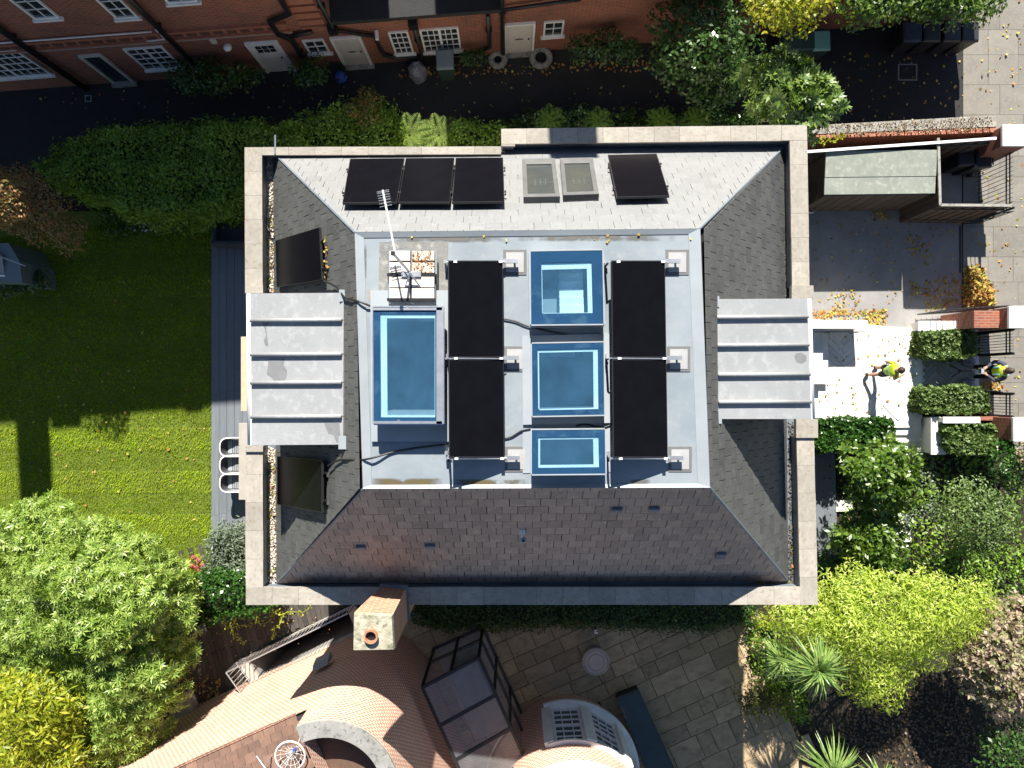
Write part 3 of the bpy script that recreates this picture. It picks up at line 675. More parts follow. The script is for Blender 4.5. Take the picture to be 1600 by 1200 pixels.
MB().prism([p+Vector((-.04 if k in (0, 3) else .04, .06 if k < 2 else 0, -.04)) for k, p in enumerate(cb)], [p+Vector((-.04 if k in (0, 3) else .04, .06 if k < 2 else 0, .14)) for k, p in enumerate(cb)]).build('lead_flashing', m_leaddark, ch)
# ---------------- roof windows on the north slope, vents and camera on the south slope
def on_slope(S, px, py, off=0.0): o, u, v_, n = S; return ray_plane(px, py, o+n*off, n)
m_rwf = M('roof window frame', (.13, .13, .125), (.1, .1, .1), 3, .5)
for q in ([(816, 248), (867, 247), (875, 308), (818, 309)], [(875, 247), (926, 246), (936, 304), (880, 306)]):
    n = Nn[3]; tp = [on_slope(Nn, x, y, .13) for x, y in q]; c = sum(tp, Vector((0, 0, 0)))/4
    fr = MB(); inn = [c+(p-c)*.76 for p in tp]
    for i in range(4): fr.prism([tp[i-1]-n*.15, tp[i]-n*.15, inn[i]-n*.15, inn[i-1]-n*.15], [tp[i-1], tp[i], inn[i]-n*.03, inn[i-1]-n*.03])
    rw = fr.build('roof_window', m_rwf, house)
    MB().poly([p-n*.05 for p in inn]).build('pane', M('roof window glass', (.07, .075, .065), (.05, .06, .06), 2, .08, spec=.9), rw)
    MB().prism([tp[3]-n*.1, tp[2]-n*.1, tp[2].lerp(tp[1], .07)-n*.1, tp[3].lerp(tp[0], .07)-n*.1], [tp[3]+n*.015, tp[2]+n*.015, tp[2].lerp(tp[1], .07)+n*.015, tp[3].lerp(tp[0], .07)+n*.015]).build('hood', m_rwf, rw)
    gm = M('blind cord', (.1, .1, .1), rough=.6)
    for t0 in (.3, .5, .7): MB().tube([inn[0].lerp(inn[1], t0)-n*.045+(inn[3]-inn[0])*.5, inn[0].lerp(inn[1], t0)-n*.045+(inn[3]-inn[0])*.72], .006, 4).build('glazing_bar', gm, rw)
    MB().tube([inn[0].lerp(inn[3], .6)-n*.045, inn[1].lerp(inn[2], .6)-n*.045], .006, 4).build('glazing_bar', gm, rw)
for (x, y, w_, h_) in ((564, 856, .2, .13), (672, 854, .2, .12), (964, 797, .2, .1), (1022, 796, .2, .1), (1126, 868, .2, .19)):
    c = on_slope(S_, x, y, .04); o, u, v_, n = S_; rm = Matrix((u, v_, n)).transposed()
    MB().box(c, (w_, h_, .07), m=rm).build('vent_tile', m_leaddark, house, bevel=.012)
c = on_slope(S_, 816, 829, .0); n = S_[3]
cm = MB().box(c+n*.02, (.12, .12, .03)).build('security_camera', m_white, house)
MB().tube([c+n*.03, c+n*.12, c+n*.12+Vector((0, -.1, 0))], .025, 8).build('bracket', m_white, cm)
MB().lathe(c+n*.1+Vector((.02, -.09, -.02)), [(.0, .09), (.05, .08), (.065, .02), (.05, -.05), (0, -.07)], 12).build('camera_head', m_greyframe, cm, smooth=True)
MB().lathe(c+n*.1+Vector((.02, -.09, .072)), [(0, 0), (.028, 0)], 10).build('lens', m_black, cm)
MB().tube([P(430, 211, ZC), P(430, 241, ZC)], .02, 6).build('overflow_pipe', m_leaddark, house)
# ---------------- solar panels
def panel(label, pts, n, group, th=.04, standoff=.1):
    c = sum(pts, Vector((0, 0, 0)))/4
    t = thing('solar_panel', label, 'solar panel', c, group)
    ins_ = [c+(p-c)*(1-.022/max(.2, (p-c).length)) for p in pts]
    fr = MB()
    for i in range(4): fr.prism([pts[i-1]-n*th, pts[i]-n*th, ins_[i]-n*th, ins_[i-1]-n*th], [pts[i-1], pts[i], ins_[i], ins_[i-1]])
    fr.build('frame', m_pvframe, t)
    MB().prism([p-n*.03 for p in ins_], [p-n*.004 for p in ins_]).build('glass', m_pv, t)
    if standoff:
        for s0 in (.25, .78):
            a, b_ = pts[0].lerp(pts[3], s0), pts[1].lerp(pts[2], s0); e = (b_-a).normalized()
            MB().tube([a-e*.04-n*(th+.03), b_+e*.04-n*(th+.03)], .022, 6).build('mounting_rail', m_blackmetal, t)
            for q in (a-e*.025, b_+e*.025): MB().box(q-n*.015, (.035, .035, .04)).build('clamp', m_blackmetal, t)
            for q in (a.lerp(b_, .15), a.lerp(b_, .85)): MB().tube([q-n*(th+.03), q-n*(standoff+.03)], .015, 5).build('hook', m_alu, t)
    return t
g1 = 'solar panels on the house roof'
tilted = Nn[3]
for lb, q in (('black solar panel on sunny slope, left end of the row of three', [(547, 248), (632, 247), (620, 316), (535, 317)]),
              ('black solar panel in the middle of the row of three on sunny slope', [(634, 247), (710, 246.5), (703, 316), (622, 316)]),
              ('black solar panel nearest the roof windows in the row of three', [(712, 246.5), (786, 246), (788, 315), (706, 316)]),
              ('single black solar panel right of the pair of roof windows', [(950, 242), (1026, 240), (1046, 306), (964, 308)])):
    panel(lb, [on_slope(Nn, x, y, .17) for x, y in q], Nn[3], g1, standoff=.17)
for lb, q in (('black solar panel on left slope, above the left lead dormer', [(430, 376), (499, 355), (503, 437), (432, 449)]),
              ('black solar panel on left slope in shade, below the left lead dormer', [(433, 713), (503, 719), (503, 801), (433, 788)])):
    panel(lb, [on_slope(W_, x, y, .15) for x, y in q], W_[3], g1, standoff=.15)
zl, zr_ = ZF+.52, ZF+.2
for nm, (xl, xr, xl2, xr2) in (('left', (700.5, 785.5, 702, 788)), ('right', (955.5, 1039, 958.5, 1043.5))):
    ys = (407, 560, 715)
    for k in range(2):
        xa = [xl+(xl2-xl)*(y-407)/308 for y in ys]; xb = [xr+(xr2-xr)*(y-407)/308 for y in ys]; gp = 1.2
        y0, y1 = ys[k]+(gp if k else 0), ys[k+1]-(gp if not k else 0)
        pts = [P(xa[k], y0, zl), P(xb[k], y0, zr_), P(xb[k+1], y1, zr_), P(xa[k+1], y1, zl)]
        n = (pts[1]-pts[0]).cross(pts[3]-pts[0]).normalized(); n = n if n.z > 0 else -n
        panel('dark solar panel, %s of the two in the %s column on the flat roof' % (('upper', 'lower')[k], nm), pts, n, g1, standoff=0)
    for k, y in enumerate(ys):
        xa, xb = xl+(xl2-xl)*(y-407)/308, xr+(xr2-xr)*(y-407)/308; yo = (2, 0, 1.5)[k]
        a, b_ = P(xa-4, y+yo, zl), P(xb+3, y+yo, zr_); c = P(xb+14, y+yo, ZF)
        where = ('upper end', 'middle', 'lower end')[k]
        t = thing('panel_mount', 'silver mounting rail at the %s of the %s solar panel column' % (where, nm), 'mount', (b_.x, b_.y, ZF), 'solar panel mounts on the flat roof')
        if k != 1:
            MB().tube([a-Vector((0, 0, .03)), b_-Vector((0, 0, .03))], .016, 6).build('rail', m_alu, t)
        else:
            MB().box(a.lerp(b_, .5)+Vector((0, 0, .004)), ((b_-a).length, .018, .01), m=Matrix.Rotation(math.atan2(a.z-b_.z, b_.x-a.x), 3, 'Y')).build('rail', m_alu, t)
        for s0 in (.16, .93): q = a.lerp(b_, s0); MB().box(q+Vector((0, 0, .005)), (.06, .035, .03)).build('clamp', m_white, t)
        # rear leg and its foot
        MB().tube([a-Vector((0, 0, .02)), Vector((a.x, a.y, ZF+.02))], .022, 6).build('leg', m_alu, t)
        MB().box((a.x, a.y, ZF+.02), (.09, .16, .03)).build('foot', m_alu, t)
        MB().box((a.x-.04, a.y+.06, ZF+.12), (.05, .06, .18)).build('bracket', m_alu, t)
        MB().box((a.x+.0, a.y-.07, ZF+.1), (.04, .05, .14)).build('bracket', m_blackmetal, t)
        # front beam over the welded pad
        f0, f1 = P(xb-2, y+yo-1, zr_-.05), P(xb+24, y+yo, zr_-.05)
        MB().box(((f0.x+f1.x)/2, f0.y, zr_-.06), ((f1-f0).length, .07, .06)).build('beam', m_alu, t)
        MB().tube([Vector((f1.x-.06, f0.y, zr_-.07)), Vector((f1.x-.06, f0.y, ZF+.02))], .02, 6).build('leg', m_alu, t)
        pc = P(xb+19, y+yo+1, ZF)
        m_pad = MATS.get('pad seam') or M('pad seam', (.13, .13, .13), (.11, .11, .11), 5, .7)
        m_pad2 = MATS.get('pad centre') or M('pad centre', (.33, .33, .33), (.28, .28, .28), 3, .6, .2)
        MB().box((pc.x, pc.y, ZF+.006), (.41, .45, .012)).build('base_pad', m_pad, t, bevel=.004)
        MB().box((pc.x, pc.y, ZF+.012), (.31, .35, .012)).build('pad_centre', m_pad2, t)
# ---------------- ballast slabs and aerial
bt = thing('ballast_tray', 'tray of eight pale concrete slabs weighing down the aerial mast', 'ballast', P(643, 430, ZF))
zb = ZF+.22
cb_ = unit_box('paver'); m_pv1 = M('pale paver', (.62, .56, .5), (.55, .48, .43), 3, .8, .2, rnd=.06); m_pvs = M('rust stained paver', (.6, .52, .45), (.5, .38, .28), 3, .8, .2, c3=(.3, .14, .04), s3=9)
for r_, (y0, y1) in enumerate(((391, 407), (409, 426), (432, 449), (450, 467))):
    for cI, (x0, x1) in enumerate(((607.5, 641), (643, 679))):
        a, b_ = P(x0, y0, zb), P(x1, y1, zb); me = cb_ if not (cI == 1 and r_ < 2) else None
        if me is None: me = MATS.get('_pm') or unit_box('paver'); MATS['_pm'] = me
        o = piece('paver', me, m_pvs if (cI == 1 and r_ < 2) else m_pv1, bt, ((a.x+b_.x)/2, (a.y+b_.y)/2, zb-.03-(.02 if r_ < 2 else 0)), None, (abs(b_.x-a.x)*.97, abs(b_.y-a.y)*.95, .06))
a, b_ = P(606, 390, zb-.08), P(681, 468, zb-.08)
MB().box(((a.x+b_.x)/2, (a.y+b_.y)/2, zb-.16), (b_.x-a.x, a.y-b_.y, .12)).build('tray', m_leaddark, bt)
mb = MB()
for y in (429.5, 468.5): p = P(643, y, zb-.04); mb.box(p, (b_.x-a.x, .05, .09))
mb.build('cross_bar', m_blackmetal, bt)
scatter('rust_debris', None, None, [(645, 393), (678, 393), (678, 424), (640, 424)], zb-.015, 130, .03, leafmat('rusty debris', [(.3, .13, .04), (.2, .08, .03), (.4, .2, .06)], trans=0), T_round, parent=bt)
p = P(680.5, 409, zb); MB().box((p.x+.01, p.y, zb-.03), (.02, .42, .08)).build('side_rail', m_alu, bt)
p0, p1 = P(643, 429, ZF+.2), P(643, 429, ZF+1.2); p1.x -= .05
ar = thing('tv_aerial', 'silver television aerial with cross rods on a leaning mast above slabs', 'aerial', p0)
mt = P(614, 396, ZF+1.05)
MB().tube([p0, mt], .022, 8).build('mast', m_alu, ar)
for dx, dy in ((.25, -.35), (-.18, -.35), (-.25, .1)): MB().tube([p0+Vector((0, 0, .18)), p0+Vector((dx*.6, dy*.6, .02))], .014, 6).build('stay', m_alu, ar)
MB().box(p0+Vector((0, 0, .04)), (.34, .09, .03)).build('base_plate', m_alu, ar)
bm0, bm1 = P(617, 392, ZF+1.05), P(598, 297, ZF+1.05)
MB().tube([bm0, bm1], .016, 6).build('boom', m_white, ar)
d = (bm1-bm0).normalized(); per = Vector((-d.y, d.x, 0))
for s0, ln in ((.02, .2), (.16, .16), (.74, .1), (.79, .1), (.84, .1), (.88, .1), (.92, .1), (.96, .1), (.985, .1)):
    q = bm0.lerp(bm1, s0); MB().tube([q-per*ln-d*.02*0, q+per*ln], .0065, 5).build('rod', m_alu, ar)
MB().box(mt, (.06, .06, .08)).build('clamp', m_blackmetal, ar)
# ---------------- cables lying on the roof
def cable(label, pts, r=.014, mat=None):
    pts = [Vector(p) for p in pts]; sm = []
    for i in range(len(pts)-1):
        p0, p1, p2, p3 = pts[max(i-1, 0)], pts[i], pts[i+1], pts[min(i+2, len(pts)-1)]
        for k in range(6):
            t = k/6; sm.append(.5*((2*p1)+(p2-p0)*t+(2*p0-5*p1+4*p2-p3)*t*t+(3*p1-p0-3*p2+p3)*t**3))
    sm.append(pts[-1]); MB().tube(sm, r, 6).top('cable', mat or m_black, label, 'cable', 'cables lying on the roof', smooth=True)
zc = ZF+.03
cable('black cable from upper left solar panel over slates to rooflight', [on_slope(W_, 503, 438, .12), on_slope(W_, 525, 448, .06), on_slope(W_, 540, 466, .05), P(558, 470, ZF+.07), P(583, 480, zc+.02)], .018)
cable('black cable from lower left solar panel across flat roof', [on_slope(W_, 512, 728, .1), on_slope(W_, 530, 719, .05), P(570, 718, ZF+.07), P(612, 707, zc), P(650, 700, zc), P(702, 694, zc)], .018)
cable('black cable running between the two panel columns at upper rooflight', [P(786, 498, zc), P(805, 502, zc), P(822, 509, zc), P(850, 516, zc), P(890, 524, zc), P(905, 530, zc), P(945, 535, zc), P(958, 538, zc)])
cable('black cable beside the small lower rooflight, left stretch', [P(788, 685, zc), P(800, 682, zc), P(815, 673, zc), P(829, 670, zc)])
cable('black cable emerging right of the gap between lower rooflights', [P(900, 666, zc), P(915, 663, zc), P(940, 668, zc), P(960, 662, zc)])
cable('black wire looping out of the left pebble gutter', [P(424, 318, ZB+.05), P(417, 345, ZB+.08), P(420, 360, ZB+.1), P(428, 362, ZB+.15)], .02)
scatter('roof_leaves', 'a few dry leaves lying on the flat roof', 'leaves', [(575, 365), (1090, 362), (1100, 380), (575, 380)], ZF+.01, 9, .065, l_fall)
scatter('roof_leaves', 'dry orange leaves caught above upper left solar panel', 'leaves', [(507, 370), (511, 370), (511, 435), (507, 435)], 7.95, 22, .07, l_fall, heap=.05)
# ================================================================ red brick terrace along the lane
FA, FB = 9.93, .075
fu = Vector((1, FB, 0)).normalized(); fn_ = Vector((FB, -1, 0)).normalized()   # along the wall, out towards the lane
def fac(px, py):
    dx, dy = (px-800)/FP, (600-py)/FP; t = FA/(dy-FB*dx); return Vector((t*dx, t*dy, HC-t))
def fpt(x, z, out=0.0): return Vector((x, FA+FB*x, z))+fn_*out
red = thing('brick_terrace', 'long red brick terrace with white windows and black drainpipes along dark lane', 'building', fpt(-6, 0))
def fbox(x0, x1, z0, z1, d0, d1): return MB().prism([fpt(x0, z0, d0), fpt(x1, z0, d0), fpt(x1, z0, d1), fpt(x0, z0, d1)], [fpt(x0, z1, d0), fpt(x1, z1, d0), fpt(x1, z1, d1), fpt(x0, z1, d1)])
EV = 6.2
XL, X1, X2, XR = -26, -4.75, -.28, 5.5
fbox(XL, X1, -.05, EV, -8, 0).build('wall', m_brick, red)
fbox(X1, X2, -.05, 2.62, -5, -.0).build('wall', m_brick, red)
fbox(X2, XR, -.05, 4.6, -8, 0).build('wall', m_brick, red)
fbox(X1, -3.1, 0, 9.6, -8, -5).build('wall', m_brick, red); fbox(-1.85, X2, 0, 9.6, -8, -5).build('wall', m_brick, red)
fbox(X1+.01, X2-.01, 2.62, 2.78, -5.2, .14).build('lean_to_roof', m_asphalt, red)
def gable(x0, x1, ze, zr, d=4):
    mb = MB().prism([fpt(x0, ze, .25), fpt(x0, zr, -d), fpt(x0, ze, -2*d-.25)], [fpt(x1, ze, .25), fpt(x1, zr, -d), fpt(x1, ze, -2*d-.25)]); return mb.build('roof', m_tile, red)
r1 = gable(XL, X1, EV, 10.9); r2 = gable(X2, XR, 4.6, 8.1)
for (x0, x1, zt, par) in ((-15.35, -14.35, 14.6, r1), (-14.3, -13.4, 10.75, r1), (-10.3, -9.75, 10.6, r1)):
    fbox(x0, x1, 10, zt, -4.6, -3.5).build('chimney', m_brick, par)
    for k in range(2 if zt > 12 else 0): c = fpt(x0+(x1-x0)*(.3+.4*k), zt, -4.05); MB().lathe(c, [(.14, -.02), (.12, .3), (.09, .3), (.09, 0)], 10).build('chimney_pot', m_pot, par)
fbox(XR, 13.15, -.05, 2.45, -5, 0).build('wall', m_brick, red); fbox(XR, 13.15, 2.45, 2.55, -5.1, .08).build('shade_wing_roof', m_asphalt, red)  # unseen low wing, added to cast shade over the yard
# chimney whose shadow crosses the north coping
xa, xb = P(870, 0, ZC).x, P(945, 0, ZC).x
fbox(xa-.35, xb-.35, 7, 12.95, -4.6, -3.5).build('chimney', m_brick, r2)
def fwin(px_tl, px_br, nx, ny, door=None, mat=None, sill=True):
    """window or door from two opposite pixel corners on the facade"""
    a, b_ = fac(*px_tl), fac(*px_br); x0, x1, z1, z0 = a.x, b_.x, a.z, b_.z
    # upper corners shift outward with height, so take the x of the lower corner pixel on the other side
    return x0, x1, z0, z1
def window(x0, x1, z0, z1, nx, ny, mid=False, name='window'):
    f = MB(); t = .05
    def add(a, b_, c, d, o0=-.02, o1=.05):
        f.prism([fpt(a, c, o0), fpt(b_, c, o0), fpt(b_, c, o1), fpt(a, c, o1)], [fpt(a, d, o0), fpt(b_, d, o0), fpt(b_, d, o1), fpt(a, d, o1)])
    add(x0, x0+t, z0, z1); add(x1-t, x1, z0, z1); add(x0+t, x1-t, z1-t, z1); add(x0+t, x1-t, z0, z0+t)
    xs = np.linspace(x0+t, x1-t, nx+1); zs = np.linspace(z0+t, z1-t, ny+1)
    for i in range(1, nx): w_ = .035 if (mid and i == nx//2) else .011; add(xs[i]-w_, xs[i]+w_, z0+t, z1-t, 0, .03)
    for j in range(1, ny): add(x0+t, x1-t, zs[j]-.011, zs[j]+.011, 0, .03)
    w_ = f.build(name, m_white, red)
    for i in range(nx):
        for j in range(ny): MB().poly([fpt(xs[i], zs[j], .012), fpt(xs[i+1], zs[j], .012), fpt(xs[i+1], zs[j+1], .012), fpt(xs[i], zs[j+1], .012)]).build('pane', m_winglass, w_)
    fbox(x0-.06, x1+.06, z0-.08, z0-.002, -.02, .09).build('sill', m_white, w_)
    return w_
def wpix(bl, br, top, nx, ny, mid=False):
    a, b_ = fac(*bl), fac(*br); z0 = (a.z+b_.z)/2; z1 = fac(*top).z; return window(a.x, b_.x, z0, z1, nx, ny, mid)
wpix((-25, 121), (84, 116), (30, 76), 8, 4, True)
wpix((229, 108), (286, 103), (222, 73), 4, 4, True)
wpix((484, 83), (516, 80), (489, 61), 2, 2)
wpix((618, 84), (647, 81), (622, 48), 3, 4)
wpix((664, 81), (721, 76), (686, 43), 6, 4, True)
wpix((848, 56), (879, 53), (866, 32), 2, 2)
a = fac(54, 28); b_ = fac(94, 26); window(a.x, b_.x, a.z, a.z+1.5, 2, 4)
a = fac(181, 27); b_ = fac(214, 22); window(a.x, b_.x, a.z, a.z+1.5, 2, 4)
a = fac(262, 3); b_ = fac(310, 1); window(a.x, b_.x, a.z, a.z+1.5, 2, 4)
a = fac(-60, 33); b_ = fac(-10, 30); window(a.x, b_.x, a.z, a.z+1.5, 2, 4)
def door(bl, br, top, mat, panes=None, knob=True):
    a, b_ = fac(*bl), fac(*br); z0 = (a.z+b_.z)/2; z1 = fac(*top).z; x0, x1 = a.x, b_.x
    f = MB(); t = .07
    for (p, q, c, d) in ((x0-t, x0, z0, z1+t), (x1, x1+t, z0, z1+t), (x0, x1, z1, z1+t)):
        f.prism([fpt(p, c, -.02), fpt(q, c, -.02), fpt(q, c, .07), fpt(p, c, .07)], [fpt(p, d, -.02), fpt(q, d, -.02), fpt(q, d, .07), fpt(p, d, .07)])
    dr = f.build('door', m_white if mat is not m_darkdoor else m_paledoor, red)
    fbox(x0+.004, x1-.004, z0, z1-.004, -.01, .02).build('door_leaf', mat, dr)
    fbox(x0-.12, x1+.12, z0-.12, z0-.004, -.02, .16).build('step', m_concrete, dr)
    if knob: c = fpt(x1-.1, (z0+z1)/2, .04); MB().box(c, (.05, .05, .05)).build('door_knob', m_black, dr, bevel=.01)
    w_ = x1-x0
    if panes:
        for i in range(panes[0]):
            for j in range(panes[1]):
                u0 = x0+w_*(.16+.7*i/panes[0]); z_ = z1-.14-.2*(j+1); fbox(u0, u0+.62*w_/panes[0], z_, z_+.17, .0, .028).build('pane', m_winglass, dr)
    else:
        for i in range(2):
            for (c, d) in ((.08, .42), (.5, .92)):
                u0 = x0+w_*(.12+.42*i); fbox(u0, u0+w_*.34, z0+(z1-z0)*c, z0+(z1-z0)*d, .0, .03).build('door_panel', mat, dr)
        fbox(x0+w_*.35, x0+w_*.65, (z0+z1)/2-.02, (z0+z1)/2+.03, .0, .036).build('letterbox', m_black, dr)
    return dr
door((180, 127), (204, 124), (143, 86), m_darkdoor); door((422, 113), (460, 108), (408, 66), m_white, (3, 2)); door((541, 101), (578, 98), (541, 58), m_paledoor); door((791, 82), (830, 80), (810, 37), m_paledoor)
# terracotta panel band, string courses and gutters
def band(xa, xb, z0, z1, d, mat, name='string_course'): return fbox(xa, xb, z0, z1, -.02, d).build(name, mat, red)
zb0 = fac(200, 62).z; bd = band(-16.5, -6.0, zb0-.04, zb0+.28, .03, m_terra, 'panel_band')
pm = unit_box('panel'); m_pan = M('dark brick panel', (.13, .05, .035), (.09, .035, .03), 6, .9)
for i in range(29):
    c = fpt(-16.3+i*.355, zb0+.12, .03); piece('panel', pm, m_pan, bd, c, Matrix.Rotation(math.atan2(fu.y, fu.x), 3, 'Z'), (.24, .05, .19))
band(-16.5, -5.9, zb0+.28, zb0+.36, .1, m_terra); band(-16.5, -5.9, zb0-.12, zb0-.05, .07, m_terra)
for i in range(9): fbox(-5.6, -4.95, 2.2+i*.34, 2.2+i*.34+.24, -.01, .05).build('quoin', m_terra, red)
def pipe(pts, r, mat=m_blackmetal, name='drainpipe', brack=True):
    o = MB().tube([fpt(x, z, d) for x, z, d in pts], r, 7).build(name, mat, red, smooth=True)
    if brack:
        for i in range(len(pts)-1):
            (x0, z0, d0), (x1, z1, d1) = pts[i], pts[i+1]
            if abs(z1-z0) > 1.2: fbox((x0+x1)/2-.09, (x0+x1)/2+.09, (z0+z1)/2, (z0+z1)/2+.05, 0, d0+.02).build('pipe_bracket', mat, o)
    return o
def fx(px, py): return fac(px, py).x
pipe([(fx(140, 137), -.0, .12), (fx(140, 137), 6.2, .12)], .085); pipe([(fx(318, 109), 0, .12), (fx(318, 109), 6.2, .12)], .075)
a = fac(478, 92); pipe([(a.x, .4, .1), (a.x, 2.0, .1), (a.x-.25, 2.35, .12), (a.x-.25, 3.0, .12), (a.x+.35, 3.3, .12), (a.x+.35, 6, .12)], .075)
a = fac(440, 47); b_ = fac(483, 32)
pipe([(fx(480, 90), 2.15, .1), (fx(486, 52)+.1, 2.35, .12)], .06, brack=False)
x4 = fx(520, 40); pipe([(x4, 4.6, .12), (x4, 2.35, .12), (x4+1.0, 1.85, .12), (x4+1.05, .75, .12), (x4+1.4, .45, .12), (x4+2.5, .4, .12)], .06)
fbox(x4-.12, x4+.12, 2.25, 2.5, 0, .22).build('hopper_head', m_blackmetal, red)
x5 = fx(653, 60); pipe([(x5, 2.4, .12), (x5, .35, .12), (x5+1.5, .3, .12), (x5+2.0, .75, .12), (x5+2.0, 2.5, .12)], .06)
fbox(x5-.12, x5+.12, 2.25, 2.5, 0, .24).build('hopper_head', m_blackmetal, red)
x7 = fx(785, 40); pipe([(x7, 0, .1), (x7, 5, .1)], .06); pipe([(x7, 2.75, .14), (fx(905, 2), 3.0, .14)], .05, brack=False)
pipe([(-16.5, zb0+.42, .06), (fx(230, 40), zb0+.42, .06)], .022, m_white, 'overflow_pipe', False)
pipe([(fx(232, 33), zb0+.5, .05), (fx(232, 33), zb0-.02, .05), (fx(232, 33)-.5, zb0-.06, .05)], .02, m_white, 'overflow_pipe', False)
pipe([(-16.5, zb0-.17, .05), (-5.9, zb0-.17, .05)], .012, m_greyframe, 'wall_cable', False)
c = fac(355, 69); MB().lathe(c+fn_*.08, [(0, .05), (.1, .03), (.12, -.02), (.1, -.05), (0, -.07)], 14).build('wall_lamp', m_white, red, smooth=True)
c = fac(333, 61); MB().box(c+fn_*.05, (.14, .08, .22)).build('alarm_box', m_paledoor, red, bevel=.01)
c = fac(1093, 12); MB().lathe(c+fn_*.15, [(0, .06), (.13, .03), (.13, -.02), (0, -.06)], 14).build('wall_lamp', m_white, red, smooth=True)
c = fac(588, 45); MB().tube([c+fn_*.05, c+fn_*.3], .05, 8).build('flue', m_white, red)
# things in the lane
def wheelie(name, label, px, py, z, rz, lidm, bodym, group='wheelie bins', open_=False, s=1.0):
    c = P(px, py, z); t = thing(name, label, 'bin', c, group); rm = Matrix.Rotation(rz, 3, 'Z')
    def lb(mb_list, nm, m, par=t, bev=.02):
        mb = MB()
        for cc, d in mb_list: mb.box(c+rm@(Vector(cc)*s), Vector(d)*s, rz)
        return mb.build(nm, m, par, bevel=bev)
    q = [(-.24, -.28), (.24, -.28), (.24, .26), (-.24, .26)]
    MB().prism([c+rm@Vector((x*.8*s, y*.8*s, .06)) for x, y in q], [c+rm@Vector((x*s, y*s, .95*s)) for x, y in q]).build('body', bodym, t, bevel=.02)
    l = MB().prism([c+rm@Vector((x*1.1*s, y*1.1*s, .96*s)) for x, y in q], [c+rm@Vector((x*.95*s, y*.95*s, 1.04*s)) for x, y in q]).build('lid', lidm, t, bevel=.02)
    MB().tube([c+rm@Vector((-.18, .32, .98))*s, c+rm@Vector((.18, .32, .98))*s], .02, 6).build('handle', bodym, t)
    for sx in (-1, 1): MB().tube([c+rm@(Vector((sx*.2, .22, .1))*s), c+rm@(Vector((sx*.26, .22, .1))*s)], .1*s, 12).build('wheel', m_black, t)
    return t
wheelie('wheelie_bin', 'grey-green wheelie bin against the brick terrace in the dark lane', 700, 116, 0, .05, m_sage, m_bin)
c = P(655, 118, .0); mb = MB(); 
mb.lathe(c, [(.0, .02), (.24, .0), (.3, .15), (.24, .45), (.1, .6), (.05, .68), (.09, .74), (0, .72)], 9)
mb.v = [(x+random.uniform(-.05, .05), y+random.uniform(-.05, .05), z) for x, y, z in mb.v]
mb.top('rubbish_sack', m_sack, 'grey tied rubbish sack beside the wheelie bin in the lane', 'sack', smooth=False)
t = thing('plant_pot', 'dark round pot holding something blue, by the brick terrace', 'pot', P(533, 121, 0))
MB().lathe(P(533, 121, 0), [(.15, .0), (.24, .36), (.26, .36), (.26, .4), (.21, .4), (.2, .3), (0, .3)], 18).build('pot', m_bingrey, t)
MB().lathe(P(533, 121, .28), [(.19, .0), (.17, .08), (.1, .13), (0, .15)], 10).build('contents', m_blue, t, smooth=True)
def tyre(label, px, py, r=.26):
    c = P(px, py, .02); mb = MB(); prof = [(r+.09*math.cos(a), .09+.09*math.sin(a)) for a in np.linspace(0, 2*math.pi, 11)]
    return mb.lathe(c, prof, 22).top('round_planter', m_concrete, label, 'planter', 'round planters by the cream door', smooth=True)
tyre('grey ring-shaped planter just right of the cream door', 845, 92); tyre('small grey ring planter just left of the cream door', 778, 95, .2)
t = thing('drain_cover', 'square metal drain cover at the left end of the lane', 'drain cover', P(138, 154, 0)); p = P(138, 154, 0)
MB().box(p+Vector((0, 0, .004)), (.2, .2, .012)).build('cover', m_greyframe, t); MB().box(p+Vector((0, 0, .008)), (.14, .14, .012)).build('grate', m_black, t)
scatter('lane_leaves', 'pale leaves scattered on the dark lane', 'leaves', [(40, 150), (400, 130), (1100, 120), (1150, 160), (800, 170), (300, 190), (60, 180)], 0, 110, .08, l_fall)
scatter('lane_leaves', 'brown leaf litter along the foot of the terrace', 'leaves', [(600, 108), (1080, 92), (1090, 110), (620, 122)], 0, 240, .09, l_fall)
# ================================================================ curved brick house south, patio
th = math.atan2(2.83, 6.25); U1 = Vector((math.cos(th), math.sin(th), 0)); N1 = Vector((-U1.y, U1.x, 0)); U2 = -N1; N2 = U1
bh = thing('curved_brick_house', 'brick house with rounded corner parapet, clay tile roof and black-framed conservatory', 'house', (-3, -10, 0))
E1 = Vector((-4.7, -7.47, 0)); RC = 1.6; CC = E1-N1*RC; a0, a1 = math.atan2(N2.y, N2.x), math.atan2(N1.y, N1.x)
def wallq(a, b_, z0, z1): return [(a.x, a.y, z0), (b_.x, b_.y, z0), (b_.x, b_.y, z1), (a.x, a.y, z1)]
A0 = E1-U1*10
def strip(path, z0, z1, mat, name, parent):
    me = bpy.data.meshes.new(name); V = []; Fc = []; uv = []; s = 0
    for i, p in enumerate(path):
        if i: s += (p-path[i-1]).length
        V += [(p.x, p.y, z0), (p.x, p.y, z1)]; uv.append(s)
        if i: k = 2*i; Fc.append((k-2, k, k+1, k-1))
    me.from_pydata(V, [], Fc); l = me.uv_layers.new(name='UV')
    for p in me.polygons:
        for li in p.loop_indices: vi = me.loops[li].vertex_index; l.data[li].uv = (uv[vi//2], V[vi][2])
    me.polygons.foreach_set('use_smooth', [True]*len(me.polygons))
    return mobj(name, me, mat, parent)
arc = [CC+Vector((math.cos(a), math.sin(a), 0))*RC for a in np.linspace(a1, a0, 22)]
E2 = arc[-1]; path = [A0, E1-U1*3, E1]+arc[1:]+[E2+U2*2.5, E2+U2*8]
strip([A0, E1-U1*3, E1], 0, 5.0, m_brick2, 'wall', bh)
